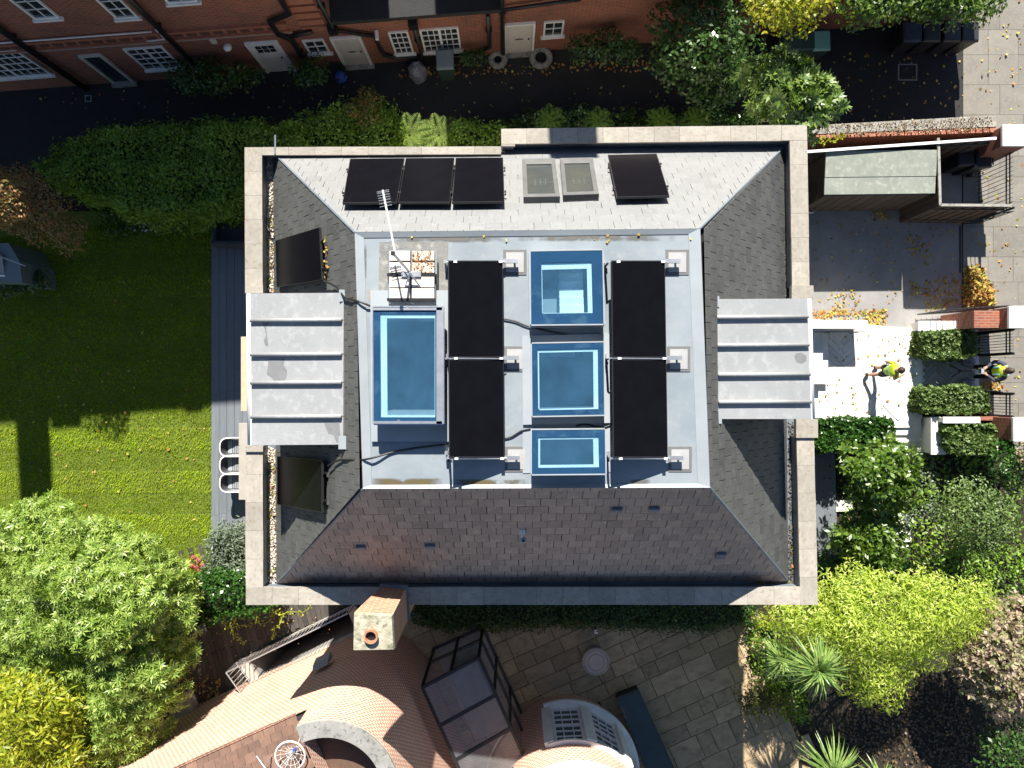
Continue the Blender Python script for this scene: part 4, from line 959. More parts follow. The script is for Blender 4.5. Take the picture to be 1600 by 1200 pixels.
w2 = strip(arc+[E2+U2*2.5, E2+U2*8], 0, 5.8, m_brick2, 'wall', bh)
# parapet band
def bandring(outer, dep, z, h_, mat, name, parent):
    n = len(outer); inn = []
    for i, p in enumerate(outer):
        t = (outer[min(i+1, n-1)]-outer[max(i-1, 0)]).normalized(); nn = Vector((t.y, -t.x, 0)); inn.append(p+nn*dep)
    mb = MB()
    for i in range(n-1):
        q = [outer[i], outer[i+1], inn[i+1], inn[i]]; mb.prism([(p.x, p.y, z) for p in q], [(p.x, p.y, z+h_) for p in q])
    return mb.build(name, mat, parent)
m_band = M('grey stone band', (.3, .29, .27), (.22, .215, .2), 3, .85, .4, c3=(.12, .12, .11), s3=10)
pth = [p for p in (arc+[E2+U2*2.5, E2+U2*8])]
bandring([p+Vector((0, 0, 0)) for p in pth], .36, 5.8, .07, m_band, 'parapet_coping', bh)
# tiled roofs behind the wall head
tp = [A0+Vector((0, 0, 4.94)), E1+Vector((0, 0, 4.94)), E1-N1*3+Vector((0, 0, 6.4)), A0-N1*3+Vector((0, 0, 6.4))]
tr_ = MB().poly([p-Vector((0, 0, .03)) for p in tp]).build('tile_roof', m_under, bh)
tm = MB().box((0, 0, 0), (.27, .24, .02)).mesh('roof_tile'); sv = (tp[3]-tp[0]).normalized(); sn = U1.cross(sv).normalized(); sn = sn if sn.z > 0 else -sn
rot = Matrix((U1, sv, sn)).transposed() @ Matrix.Rotation(-.08, 3, 'X')
for r_ in range(13):
    for k in range(20):
        c = tp[0]+U1*(9.84-k*.28-(.14 if r_ % 2 else 0))+sv*(.1+r_*.2)+sn*.01
        if (c-tp[0]).dot(U1) > 9.84: continue
        piece('roof_tile', tm, m_tile, tr_, c, rot)
MB().box((E1-U1*5.5-N1*.03+Vector((0, 0, 4.93))), (9.2, .1, .05), th).build('roof_gutter', m_black, bh)
ti = [CC+Vector((math.cos(a), math.sin(a), 0))*(RC-.37) for a in np.linspace(a1, a0, 16)]
tpoly = ti+[E2+U2*8-N2*.37, E2+U2*8-N2*4, E1-N1*4]
MB().poly(wallq(E1, E1-N1*4, 4.9, 5.8)).build('wall', m_brick2, bh)
MB().poly([(p.x, p.y, 5.25) for p in tpoly]).build('turret_roof', m_tile, bh)
# north-east wall window and wall vent
def onw2(s, z, o=0.0): p = E2+U2*s+N2*o; return Vector((p.x, p.y, z))
wn = MB()
for (s0, s1, z0, z1) in ((2.9, 4.3, 3.3, 3.4), (2.9, 4.3, 5.0, 5.1), (2.9, 3.0, 3.4, 5.0), (4.2, 4.3, 3.4, 5.0), (3.56, 3.64, 3.4, 5.0), (3.0, 4.2, 4.17, 4.23)):
    wn.prism([onw2(s0, z0, 0), onw2(s1, z0, 0), onw2(s1, z0, .06), onw2(s0, z0, .06)], [onw2(s0, z1, 0), onw2(s1, z1, 0), onw2(s1, z1, .06), onw2(s0, z1, .06)])
wn = wn.build('window', m_white, bh); MB().poly([onw2(2.95, 3.35, .02), onw2(4.25, 3.35, .02), onw2(4.25, 5.05, .02), onw2(2.95, 5.05, .02)]).build('pane', m_winglass, wn)
v = E1-U1*.35+N1*.12; MB().prism([v-U1*.22+Vector((0, 0, 2.0)), v+U1*.22+Vector((0, 0, 2.0)), v+U1*.22+N1*.16+Vector((0, 0, 2.0)), v-U1*.22+N1*.16+Vector((0, 0, 2.0))],
    [v-U1*.22+Vector((0, 0, 2.55)), v+U1*.22+Vector((0, 0, 2.55)), v+U1*.22+N1*.1+Vector((0, 0, 2.4)), v-U1*.22+N1*.1+Vector((0, 0, 2.4))]).build('wall_vent', m_greyframe, bh, bevel=.01)
# conservatory
cs_ = MB(); K0 = Vector((-2.34, -7.93, 0)); K1 = Vector((-.88, -7.28, 0)); K2 = K1+U2*3.04; K3 = K0+U2*3.04; ze, zw = 2.4, 2.75
def zv(p, z): return Vector((p.x, p.y, z))
bars = [(zv(K0, 0), zv(K0, zw)), (zv(K1, 0), zv(K1, ze)), (zv(K2, 0), zv(K2, ze)), (zv(K0, zw), zv(K1, ze)), (zv(K1, ze), zv(K2, ze)), (zv(K0, zw), zv(K3, zw)), (zv(K3, zw), zv(K2, ze)), (zv(K0, .06), zv(K1, .06)), (zv(K1, .06), zv(K2, .06))]
for t in (.36, .68): bars.append((zv(K0.lerp(K3, t), zw), zv(K1.lerp(K2, t), ze)))
for t in (.33, .66): bars.append((zv(K1.lerp(K2, t), 0), zv(K1.lerp(K2, t), ze)))
bars.append((zv(K0.lerp(K1, .5), 0), zv(K0.lerp(K1, .5), 2.5))); bars.append((zv(K0, 1.1), zv(K1, 1.1))); bars.append((zv(K1, 1.1), zv(K2, 1.1)))
for a, b_ in bars: cs_.tube([a, b_], .055, 4)
cf = cs_.build('conservatory', m_blackmetal, bh)
for t0, t1 in ((0, .36), (.36, .68), (.68, 1)):
    MB().poly([zv(K0.lerp(K3, t0), zw+.01), zv(K1.lerp(K2, t0), ze+.01), zv(K1.lerp(K2, t1), ze+.01), zv(K0.lerp(K3, t1), zw+.01)]).build('roof_pane', m_consglass, cf)
for t0, t1 in ((0, .33), (.33, .66), (.66, 1)): MB().poly(wallq(K1.lerp(K2, t0), K1.lerp(K2, t1), .05, ze)).build('side_pane', m_consglass, cf)
for t0, t1 in ((0, .5), (.5, 1)): MB().poly(wallq(K0.lerp(K1, t0), K0.lerp(K1, t1), .05, 2.5)).build('end_pane', m_consglass, cf)
m_consfl = M('pale conservatory floor', (.38, .37, .35), (.32, .31, .3), 2, .5)
MB().slab([zv(K0, .03), zv(K1, .03), zv(K2, .03), zv(K3, .03)], .03).build('floor', m_consfl, cf)
q = K0.lerp(K2, .42); MB().box((q.x, q.y, .32), (.9, 1.3, .5), th).build('sofa', M('blue grey upholstery', (.2, .23, .28), (.16, .19, .24), 5, .9), cf, bevel=.06)
# bow with sash windows
BC = Vector((1.6, -11.15, 0)); BR = 1.97
def bp(a, r, z): return Vector((BC.x+math.cos(a)*r, BC.y+math.sin(a)*r, z))
full = [bp(a, BR-.12, 0) for a in np.linspace(R(215), R(-75), 44)]
bw = strip(full, 0, .85, m_brick2, 'bow_wall', bh); strip(full, 2.9, 3.85, m_brick2, 'bow_wall', bh)
strip([bp(a, BR-.12, 0) for a in np.linspace(R(215), R(109), 14)], .85, 2.9, m_brick2, 'bow_wall', bh)
strip([bp(a, BR-.35, 0) for a in np.linspace(R(110), R(-75), 24)], .85, 2.9, m_lining, 'bow_lining', bh)
bandring([bp(a, BR-.06, 0) for a in np.linspace(R(215), R(-75), 40)], .3, 3.85, .08, m_whitewall, 'parapet_coping', bh)
MB().poly([bp(a, BR-.36, 3.7) for a in np.linspace(R(215), R(-75), 30)]).build('bow_roof', m_lead, bh)
mbs = MB()
for i in range(18):
    a, b_ = R(110-i*6.4), R(110-(i+1)*6.4); q = [bp(a, BR-.14, 0), bp(b_, BR-.14, 0), bp(b_, BR+.1, 0), bp(a, BR+.1, 0)]
    mbs.prism([zv(p, .82) for p in q], [zv(p, .92) for p in q])
win = mbs.build('bow_window', m_white, bh)
angs = [109, 76, 42, 8]
for i in range(3):
    a, b_ = R(angs[i]-4), R(angs[i+1]+4); pa, pb = bp(a, BR-.1, 0), bp(b_, BR-.1, 0); e = (pb-pa).normalized(); nn = Vector((-e.y, e.x, 0)); nn = nn if nn.dot(pa-BC) > 0 else -nn
    L = (pb-pa).length; mb = MB()
    def bar(u0, u1, z0, z1, o0=-.05, o1=.03):
        q = [pa+e*u0+nn*o0, pa+e*u1+nn*o0, pa+e*u1+nn*o1, pa+e*u0+nn*o1]; mb.prism([zv(p, z0) for p in q], [zv(p, z1) for p in q])
    bar(0, .07, .92, 2.88); bar(L-.07, L, .92, 2.88); bar(.07, L-.07, 2.8, 2.88); bar(.07, L-.07, .92, 1.0); bar(.07, L-.07, 1.86, 1.93)
    for k in range(1, 3): bar(L*k/3-.012, L*k/3+.012, 1.0, 2.8, -.02, .02)
    for z_ in (1.29, 1.58, 2.22, 2.51): bar(.07, L-.07, z_-.012, z_+.012, -.02, .02)
    mb.build('sash', m_white, win)
    MB().poly(wallq(pa-nn*.03, pb-nn*.03, .95, 2.85)).build('pane', m_winglass, win)
for a in angs:
    p = bp(R(a), BR-.1, 0); MB().box((p.x, p.y, 1.9), (.22, .26, 1.98), R(a)).build('mullion', m_white, win)
MB().prism([zv(bp(R(x), BR-.14, 0), 2.86) for x in np.linspace(110, -6, 18)]+[zv(bp(R(x), BR-.02, 0), 2.86) for x in np.linspace(-6, 110, 18)], [zv(bp(R(x), BR-.14, 0), 2.94) for x in np.linspace(110, -6, 18)]+[zv(bp(R(x), BR-.02, 0), 2.94) for x in np.linspace(-6, 110, 18)]).build('head', m_white, win)
# aerial and dish on the tile roof
def roofz(px, py): return ray_plane(px, py, tp[0], sn)
def small_aerial(label, px, py, ln, rz):
    c = roofz(px, py); t = thing('roof_aerial', label, 'aerial', c, 'aerials on the tile roof'); h = .5
    MB().tube([c-Vector((0, 0, .05)), c+Vector((0, 0, h))], .014, 6).build('mast', m_alu, t)
    d = Vector((math.cos(rz), math.sin(rz), 0)); p = Vector((-d.y, d.x, 0)); b0, b1 = c+Vector((0, 0, h))-d*ln/2, c+Vector((0, 0, h))+d*ln/2
    MB().tube([b0, b1], .012, 6).build('boom', m_white, t)
    for k in range(5): q = b0.lerp(b1, .05+.9*k/4); MB().tube([q-p*.11, q+p*.11], .006, 5).build('rod', m_alu, t)
small_aerial('short white aerial on the clay tiles left of the round dish', 425, 1180, .6, -.95); small_aerial('thin white aerial standing above the round dish', 495, 1116, .7, 1.1)
c = roofz(461, 1168); c2 = Vector((c.x, c.y, c.z+.25)); t = thing('satellite_dish', 'round white mesh satellite dish on the clay tile roof', 'dish', c)
MB().tube([c, c2], .02, 6).build('bracket', m_alu, t)
dm_ = MB().lathe(c2, [(.02, .0), (.12, .015), (.24, .06), (.335, .12)], 16).build('dish', m_white, t, smooth=True)
dm_.modifiers.new('wire', 'WIREFRAME').thickness = .007
MB().lathe(c2, [(.32, .10), (.345, .12), (.32, .135), (.31, .12), (.32, .10)], 28).build('rim', m_white, t)
MB().tube([c2, c2+Vector((.15, .22, .25))], .012, 5).build('feed_arm', m_alu, t); MB().box(c2+Vector((.15, .22, .27)), (.06, .06, .08)).build('feed_horn', m_blue, t)
MB().tube([c2+Vector((-.2, -.3, 0)), c2+Vector((.1, .1, .05)), c2+Vector((.3, .6, .1)), c2+Vector((.45, .9, -.05))], .008, 5).build('cable', m_white, t)
# light well with railing along the brick wall
lw = WELL
lwt = thing('light_well', 'dark basement light well with pale kerb and slatted metal rail', 'light well', lw[0])
lc = sum(lw, Vector((0, 0, 0)))/4; inn = [lc+(p-lc)*.86 for p in lw]
pit = MB().poly([zv(p, -2.4) for p in inn]).build('pit_floor', m_asphalt, lwt)
for i in range(4): MB().poly(wallq(inn[i-1], inn[i], -2.4, .02)).build('pit_wall', m_drive, lwt)
m_kerb = M('pale kerb', (.45, .42, .37), (.38, .35, .3), 3, .8, .2)
for i in range(4):
    MB().prism([zv(lw[i-1], 0), zv(lw[i], 0), zv(inn[i], 0), zv(inn[i-1], 0)], [zv(lw[i-1], .16), zv(lw[i], .16), zv(inn[i], .16), zv(inn[i-1], .16)]).build('kerb', m_kerb, lwt)
def railing(a, b_, z0, h, n, mat, parent, r=.014, name='bar'):
    MB().tube([zv(a, z0+h), zv(b_, z0+h)], .022, 6).build('top_rail', mat, parent); MB().tube([zv(a, z0+.12), zv(b_, z0+.12)], .018, 6).build('bottom_rail', mat, parent)
    for k in range(n): p = a.lerp(b_, k/(n-1)); MB().tube([zv(p, z0+.02), zv(p, z0+h+.0)], r, 5).build(name, mat, parent)
railing(lw[0], lw[1], .1, .85, 30, m_alu, lwt); railing(lw[0], lw[3], .1, .85, 8, m_alu, lwt)
# timber deck west of it, boards one by one
td = struct(holed([P(235, 1170), P(290, 905), P(590, 905), P(590, 1000)], WELL_IN, -.008).build('timber_deck', m_soil))
bme = unit_box('deck_board'); dv = Vector((-.28, 1, 0)).normalized(); du = Vector((dv.y, -dv.x, 0)); poly_td = [P(200, 1230), P(220, 900), P(600, 900), P(600, 1000), P(400, 1090)]
o_ = P(250, 1150)
wl = [(p.x, p.y) for p in WELL]; pt = [(p.x, p.y) for p in poly_td]
for k in range(60):
    for j in range(3):
        c = o_+du*(k*.145+.07)+dv*(j*2.0+.2+(.8 if k % 2 else 0)); n0 = c+dv*.99; ln = 0
        while ln < 1.98 and not inpoly(*(n0-dv*(ln+.04)).xy, wl): ln += .06
        ln = min(ln, 1.98); q = n0-dv*ln/2
        if ln > .1 and inpoly(q.x, q.y, pt): piece('deck_board', bme, m_decktimber, td, (q.x, q.y, .012+random.uniform(-.004, .004)), Matrix((du, dv, Vector((0, 0, 1)))).transposed(), (.137, ln, .03))
p = P(280, 1090, .5); MB().slab([P(262, 1112, .55), P(288, 1085, .55), P(300, 1115, .55), P(275, 1150, .55)], .5).top('planter_box', m_kerb, 'pale stone planter box under the fig tree by the timber deck', 'planter', bevel=.02)
scatter('deck_leaves', 'orange leaves drifted on the timber deck', 'leaves', [(280, 1050), (345, 1060), (340, 1105), (290, 1110)], .03, 130, .08, l_fall)
scatter('deck_leaves', 'small pale leaves dotted over the timber deck', 'leaves', [(310, 960), (530, 960), (540, 980), (390, 1040), (300, 1070)], .03, 60, .06, l_fall)
# patio slabs
pat_poly = [P(630, 955), P(1180, 955), P(1186, 1040), P(1240, 1125), P(1290, 1230), P(1290, 1290), P(800, 1290), P(620, 1080)]
pat = struct(MB().poly([zv(p, -.012) for p in pat_poly]).build('patio', m_soil)); sm = unit_box('paving_slab'); pp = [(p.x, p.y) for p in pat_poly]
Zr = Matrix.Rotation(th, 3, 'Z'); org = P(600, 1300); yy = -9.0
while yy < 14:
    hh = random.choice((.45, .6, .75)); xx = -3-random.random()
    while xx < 16:
        ww = random.choice((.45, .6, .75, .9, 1.05)); c = org+Zr@Vector((xx+ww/2, yy+hh/2, 0))
        if inpoly(c.x, c.y, pp) and not (c.xy-BC.xy).length < BR-.4: piece('paving_slab', sm, m_patio, pat, (c.x, c.y, .0+random.uniform(-.004, .004)), Matrix.Rotation(th+random.gauss(0, .006), 3, 'Z'), (ww-.018, hh-.018, .04))
        xx += ww
    yy += hh
# round patio table, glass-lidded tank
c = P(927, 1020, 0); t = thing('round_table', 'round pale table with concentric rings standing on the patio', 'table', c)
MB().lathe(c, [(0, .0), (.24, .0), (.26, .04), (.1, .1), (.07, .3), (.07, .58), (.12, .62)], 24).build('pedestal', m_concrete, t, smooth=True)
m_tt = M('pale stone table', (.42, .37, .33), (.35, .31, .28), 4, .7, .2)
MB().lathe(c, [(0, .62), (.36, .62), (.4, .65), (.4, .69), (.37, .715), (.355, .69), (.335, .69), (.32, .715), (.25, .715), (.24, .70), (.225, .70), (.215, .725), (0, .725)], 40).build('table_top', m_tt, t)
for a in (.6, 2.6, 4.7): MB().lathe(c+Vector((.09*math.cos(a), .09*math.sin(a), .72)), [(0, .008), (.014, .008), (.016, .0)], 8).build('bolt', m_greyframe, t)
c = P(929, 980, 0); t = thing('patio_light', 'small white patio light beside the ivy strip above the round table', 'light', c)
MB().tube([c, c+Vector((0, 0, .35))], .03, 8).build('post', m_blackmetal, t); MB().box(c+Vector((0, 0, .38)), (.1, .12, .06)).build('head', m_white, t, bevel=.01)
q = [P(962, 1090, .45), P(997, 1076, .45), P(1068, 1232, .45), P(1022, 1232, .45)]
t = thing('glass_tank', 'long raised trough with dark green glass lid and black rim on patio', 'trough', zv(sum(q, Vector((0, 0, 0)))/4, 0))
cq = sum(q, Vector((0, 0, 0)))/4; inn = [cq+(p-cq)-(p-cq).normalized()*.07 for p in q]
MB().prism([zv(p, 0) for p in inn], [zv(p, .4) for p in inn]).build('body', m_blackmetal, t)
mb = MB()
for i in range(4): mb.prism([zv(q[i-1], .38), zv(q[i], .38), zv(inn[i], .38), zv(inn[i-1], .38)], [q[i-1], q[i], inn[i], inn[i-1]])
mb.build('rim', m_blackmetal, t); MB().prism([zv(p, .4) for p in inn], [zv(p, .43) for p in inn]).build('lid', m_water, t)
# ================================================================ right: drive, front terrace, street
struct(MB().poly([P(1240, 215, .004), P(1530, 215, .004), P(1530, 520, .004), P(1240, 520, .004)]).build('driveway', m_drive))
XS = P(1503, 0).x
pv = struct(MB().poly([(XS, -2.0, .004), (40, -2.0, .004), (40, 16, .004), (XS, 16, .004)]).build('pavement', m_drive)); sm2 = unit_box('paving_slab')
y = -1.95
while y < 14:
    hh = random.choice((.62, .75, .9)); x = XS+.02+random.choice((0, .0))
    while x < 17.5:
        ww = random.choice((.75, .9, 1.1)); piece('paving_slab', sm2, m_pave, pv, (x+ww/2, y+hh/2, .012+random.uniform(-.003, .003)), None, (ww-.008, hh-.008, .03)); x += ww
    y += hh
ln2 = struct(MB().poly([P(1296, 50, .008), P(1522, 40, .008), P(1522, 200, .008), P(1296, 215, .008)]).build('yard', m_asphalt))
t = thing('manhole_cover', 'square manhole cover in the shaded yard at top right', 'manhole cover', P(1418, 113, .01)); p = P(1418, 113, .01)
MB().box(p+Vector((0, 0, .004)), (.58, .5, .012)).build('frame', m_drive, t); MB().box(p+Vector((0, 0, .008)), (.5, .42, .012)).build('plate', m_asphalt, t)
# terrace with herringbone planks
ZT = .3
tq = [P(1255, 497, ZT), P(1441, 515, ZT), P(1441, 655, ZT), P(1255, 660, ZT)]
ter = struct(MB().prism([zv(p, -.02) for p in tq], [zv(p, ZT-.012) for p in tq]).build('terrace', m_lime))
pathq = [P(1441, 556, .16), P(1530, 556, .16), P(1530, 612, .16), P(1441, 612, .16)]
pt_ = struct(MB().prism([zv(p, -.02) for p in pathq], [zv(p, .15) for p in pathq]).build('garden_path', m_lime))
m_herr = M('herringbone stone', (.66, .64, .6), (.56, .54, .5), 3, .7, .15, rnd=.1)
m_pathst = M('path stone', (.3, .29, .28), (.24, .235, .23), 3, .8, .15, rnd=.12)
def herring(parent, quad, z, mat, w_=.15, n=4):
    me = unit_box('paver'); pl = [(p.x, p.y) for p in quad]; cx = sum(p[0] for p in pl)/4; cy = sum(p[1] for p in pl)/4; rm = Matrix.Rotation(R(45), 3, 'Z')
    for i in range(-26, 26):
        for j in range(-26, 26):
            v_ = (i-j) % (2*n)
            if v_ == 0: c, d = ((i+n/2)*w_, (j+.5)*w_), (n*w_-.008, w_-.008, .02)
            elif v_ == 2*n-1: c, d = ((i+.5)*w_, (j+n/2)*w_), (w_-.008, n*w_-.008, .02)
            else: continue
            q = rm@Vector((c[0], c[1], 0)); x, y_ = cx+q.x, cy+q.y
            if inpoly(x, y_, pl) and dpoly(x, y_, pl) > w_*.9: piece('paver', me, mat, parent, (x, y_, z+random.uniform(-.001, .002)), rm, d)
herring(ter, [P(1290, 512, ZT), P(1438, 520, ZT), P(1438, 650, ZT), P(1290, 655, ZT)], ZT-.002, m_herr); herring(pt_, pathq, .16, m_pathst, .13)
# entrance steps by the door
for k in range(2):
    a, b_ = P(1262, 516, ZT), P(1290-k*12, 600, ZT); MB().box(((a.x+b_.x)/2, (a.y+b_.y)/2, ZT+.08+k*.16), (b_.x-a.x, a.y-b_.y, .16)).build('step', m_lime, ter)
def wallbox(x0, y0, x1, y1, z0, z1): # px rectangle of the top
    a, b_ = P(x0, y0, z1), P(x1, y1, z1); return MB().box(((a.x+b_.x)/2, (a.y+b_.y)/2, (z0+z1)/2), (abs(b_.x-a.x), abs(a.y-b_.y), z1-z0))
def wallthing(name, label, boxes, cat, mat, capm=None, bevel=.01):
    x0, y0, x1, y1, z0, z1 = boxes[0]; t = thing(name, label, cat, zv((P(x0, y0, z1)+P(x1, y1, z1))/2, z0))
    for bx_ in boxes:
        x0, y0, x1, y1, z0, z1 = bx_
        wallbox(x0, y0, x1, y1, z0, z1-(.06 if capm else 0)).build('wall', mat, t)
        if capm: wallbox(x0-2, y0-1.5, x1+2, y1+1.5, z1-.058, z1).build('cap', capm, t, bevel=bevel)
    return t
t = wallthing('porch_wall', 'white low porch wall with thin rail above the shaded herringbone paving', [(1268, 502, 1354, 512, .0, 1.15)], 'wall', m_whitewall, m_white)
a, b_ = P(1272, 513, 1.0), P(1352, 513, 1.0); MB().tube([a+Vector((0, -.1, 0)), b_+Vector((0, -.1, 0))], .012, 6).build('rail', m_blackmetal, t)
for px_ in (1300, 1345): p = P(px_, 513, 1.0)+Vector((0, -.1, 0)); MB().tube([p, p-Vector((0, 0, .7))], .01, 6).build('rail_post', m_blackmetal, t)
wallthing('terrace_kerb', 'white low kerb wall along the terrace above the clipped hedge', [(1268, 649, 1360, 657, 0, .5)], 'wall', m_whitewall)
wallthing('garden_wall', 'white low wall above the upper box hedge beside the front path', [(1437, 503, 1527, 516, 0, .75)], 'wall', m_whitewall, m_white)
wallthing('garden_wall', 'white L-shaped wall beside the steps and the right clipped hedge', [(1457, 653, 1476, 709, 0, .8), (1476, 653, 1530, 660, 0, 1.2)], 'wall', m_whitewall, m_white)
# steps from the terrace down to the garden
for k in range(4):
    a, b_ = P(1352+k*5, 655+k*12, ZT), P(1440+k*6, 668+k*12, ZT); z1 = ZT-.02-k*.07
    MB().box(((a.x+b_.x)/2, (a.y+b_.y)/2, z1/2), (b_.x-a.x, a.y-b_.y, z1)).build('step', m_lime, ter)
# brick gate piers with white caps
def pier(label, x0, y0, x1, y1, z1, num=False):
    a, b_ = P(x0, y0, z1), P(x1, y1, z1); c = (a+b_)/2; t = thing('gate_pier', label, 'gate pier', (c.x, c.y, 0), 'front gate piers')
    MB().box((c.x, c.y, z1/2-.05), (b_.x-a.x-.08, a.y-b_.y-.06, z1-.1)).build('brick_shaft', m_brick, t)
    MB().box((c.x, c.y, z1-.05), (b_.x-a.x, a.y-b_.y, .1)).build('cap', m_white, t, bevel=.015)
    if num:
        f = c.x-(b_.x-a.x-.08)/2; MB().box((f-.015, c.y+.02, 1.25), (.03, .26, .32)).build('number_plate', m_black, t)
        MB().box((f-.032, c.y+.0, 1.27), (.012, .03, .2), m=Matrix.Rotation(.3, 3, 'X')).build('numeral', m_white, t); MB().box((f-.032, c.y+.02, 1.36), (.012, .11, .03)).build('numeral', m_white, t)
    return t
pier('white-capped brick pier at top right by the lane wall', 1567, 194, 1612, 228, 2.1); pier('white-capped brick pier above the front gate with house number plate', 1577, 478, 1622, 513, 2.0, True); pier('white-capped pier right of the right clipped hedge', 1584, 652, 1625, 690, 1.9)
t = wallthing('brick_wall', 'brick wall joining the numbered gate pier and the white wall', [(1522, 485, 1577, 512, 0, 1.55)], 'wall', m_brick)
wallthing('brick_wall', 'thin brick wall behind the right clipped hedge', [(1532, 651, 1584, 657, 0, 1.0)], 'wall', m_brick)
# lane wall with weathered coping and leaf debris
p0, p1, p2, p3 = P(1268, 196, 1.7), P(1556, 180, 1.7), P(1558, 206, 1.7), P(1270, 216, 1.7)
t = thing('lane_wall', 'old wall with grey coping, brick edge and leaf debris beside the drive', 'wall', zv((p0+p2)/2, 0))
MB().prism([zv(p, 0) for p in (p0, p1, p2, p3)], [zv(p, 1.6) for p in (p0, p1, p2, p3)]).build('wall', m_brick, t)
m0, m1 = p0.lerp(p3, .68), p1.lerp(p2, .68)
MB().prism([zv(p, 1.6) for p in (p0, p1, m1, m0)], [zv(p, 1.7) for p in (p0, p1, m1, m0)]).build('coping', m_concrete, t)
nb = 26
for k in range(nb):
    a, b_, c, d = m0.lerp(m1, k/nb+.002), m0.lerp(m1, (k+1)/nb-.002), p3.lerp(p2, (k+1)/nb-.002), p3.lerp(p2, k/nb+.002)
    MB().prism([zv(p, 1.6) for p in (a, b_, c, d)], [zv(p, 1.68+random.uniform(-.006, .006)) for p in (a, b_, c, d)]).build('brick', MATS['terracotta'], t)
scatter('wall_debris', None, None, [(1290, 196), (1550, 182), (1550, 204), (1290, 214)], 1.7, 900, .045, leafmat('dry debris', [(.12, .08, .04), (.25, .17, .09), (.08, .06, .04)], trans=0), T_round, parent=t)
# shed with felt roof
sq = [P(1291, 236, 2.0), P(1465, 234, 2.0), P(1461, 302, 1.9), P(1288, 304, 1.9)]
t = thing('garden_shed', 'brown timber shed with pale grey-green felt roof beside the drive', 'shed', zv((sq[0]+sq[2])/2, 0))
cq = (sq[0]+sq[2])/2; sw = [cq+(p-cq)*.97 for p in sq]
MB().prism([zv(p, 0) for p in sw], [p-Vector((0, 0, .06)) for p in sw]).build('wall', m_wood, t)
MB().slab([sq[0], sq[1], sq[1].lerp(sq[2], .6), sq[0].lerp(sq[3], .6)], .05).build('roof_sheet', m_felt, t)
MB().slab([sq[0].lerp(sq[3], .605)-Vector((0, 0, .012)), sq[1].lerp(sq[2], .605)-Vector((0, 0, .012)), sq[2], sq[3]], .05).build('roof_sheet', m_felt, t)
MB().tube([sq[3]-Vector((0, 0, .05)), sq[2]-Vector((0, 0, .05))], .035, 6).build('gutter', m_black, t)
for k in range(10):
    a, b_ = sw[3].lerp(sw[2], k/10+.004), sw[3].lerp(sw[2], (k+1)/10-.004); MB().prism([zv(a, .03), zv(b_, .03), zv(b_, .03)+Vector((0, -.025, 0)), zv(a, .03)+Vector((0, -.025, 0))], [zv(a, 1.8), zv(b_, 1.8), zv(b_, 1.8)+Vector((0, -.025, 0)), zv(a, 1.8)+Vector((0, -.025, 0))]).build('board', m_wood, t)
# fences round the bin store
def fence(label, a, b_, h, nb, side, capm=None, z0=0):
    a, b_ = zv(a, z0), zv(b_, z0); e = (b_-a).normalized(); n = Vector((-e.y, e.x, 0))*side; L = (b_-a).length; t = thing('timber_fence', label, 'fence', (a+b_)/2, 'timber fences beside the drive')
    bw_ = L/nb
    for k in range(nb):
        c = a+e*(bw_*(k+.5))+Vector((0, 0, h/2)); MB().box(c+n*(.011 if k % 2 else -.011), (bw_+.03, .02, h-.04), math.atan2(e.y, e.x)).build('board', m_wood, t)
    MB().box((a+b_)/2+Vector((0, 0, h+.01))+n*.01, (L, .07, .04), math.atan2(e.y, e.x)).build('cap_rail', capm or m_concrete, t)
    for z_ in (.4, h-.3): MB().box((a+b_)/2-n*.03+Vector((0, 0, z_)), (L, .035, .07), math.atan2(e.y, e.x)).build('rail', m_wood, t)
    return t
fc = P(1469, 321, 2.0); fence('timber fence between the shed and the bin store', P(1466, 216, 2.0), fc, 2.0, 14, -1); fence('timber fence along the near side of the bin store', fc, P(1580, 322, 2.0), 2.0, 14, 1)
fence('timber fence behind the felt-roofed shed', P(1262, 237, 2.1), P(1558, 216, 2.1), 2.05, 30, 1, m_white)
wheelie('wheelie_bin', 'dark wheelie bin in the bin store near the lane wall', 1500, 265, 0, -1.5, m_bingrey, m_bingrey)
wheelie('wheelie_bin', 'dark wheelie bin in the bin store next to the timber fence', 1478, 262, 0, -1.5, m_bingrey, m_bingrey)
# steel railings on the street line
def street_railing(label, ya, yb, h=1.5, xpx=1526, n=13):
    a, b_ = P(xpx, ya), P(xpx, yb); t = thing('street_railing', label, 'railing', (a+b_)/2, 'black railings along the pavement')
    for z_ in (.12, h-.22, h-.08): MB().tube([zv(a, z_), zv(b_, z_)], .02, 5).build('rail', m_blackmetal, t)
    for k in range(n): p = a.lerp(b_, (k+.5)/n); MB().tube([p, zv(p, h-.02), zv(p, h+.06)], .011, 5, .005).build('bar', m_blackmetal, t)
    for p in (a, b_): MB().tube([p, zv(p, h+.08)], .035, 6).build('post', m_blackmetal, t)
street_railing('black railing on the pavement line beside the bin store', 262, 345); street_railing('black railing behind the upper box hedge', 521, 556, n=8); street_railing('black railing behind the lower box hedge', 614, 648, n=8)
def iron_gate(label, a, b_, h, n=12):
    t = thing('iron_gate', label, 'gate', a, 'open iron gates'); 
    for z_ in (.15, h*.5, h): MB().tube([zv(a, z_), zv(b_, z_)], .022, 5).build('rail', m_blackmetal, t)
    for k in range(n): p = a.lerp(b_, k/(n-1)); MB().tube([zv(p, .1), zv(p, h+.08)], .012, 5).build('bar', m_blackmetal, t)
iron_gate('open black iron gate swung inward above the numbered pier', P(1526, 486), P(1430, 492), 1.4); iron_gate('open black gate at the street end of the drive', P(1526, 350), P(1500, 352), 1.5, 5)
iron_gate('black low gate at the street end of the front path', P(1528, 612), P(1505, 610), 1.0, 6)
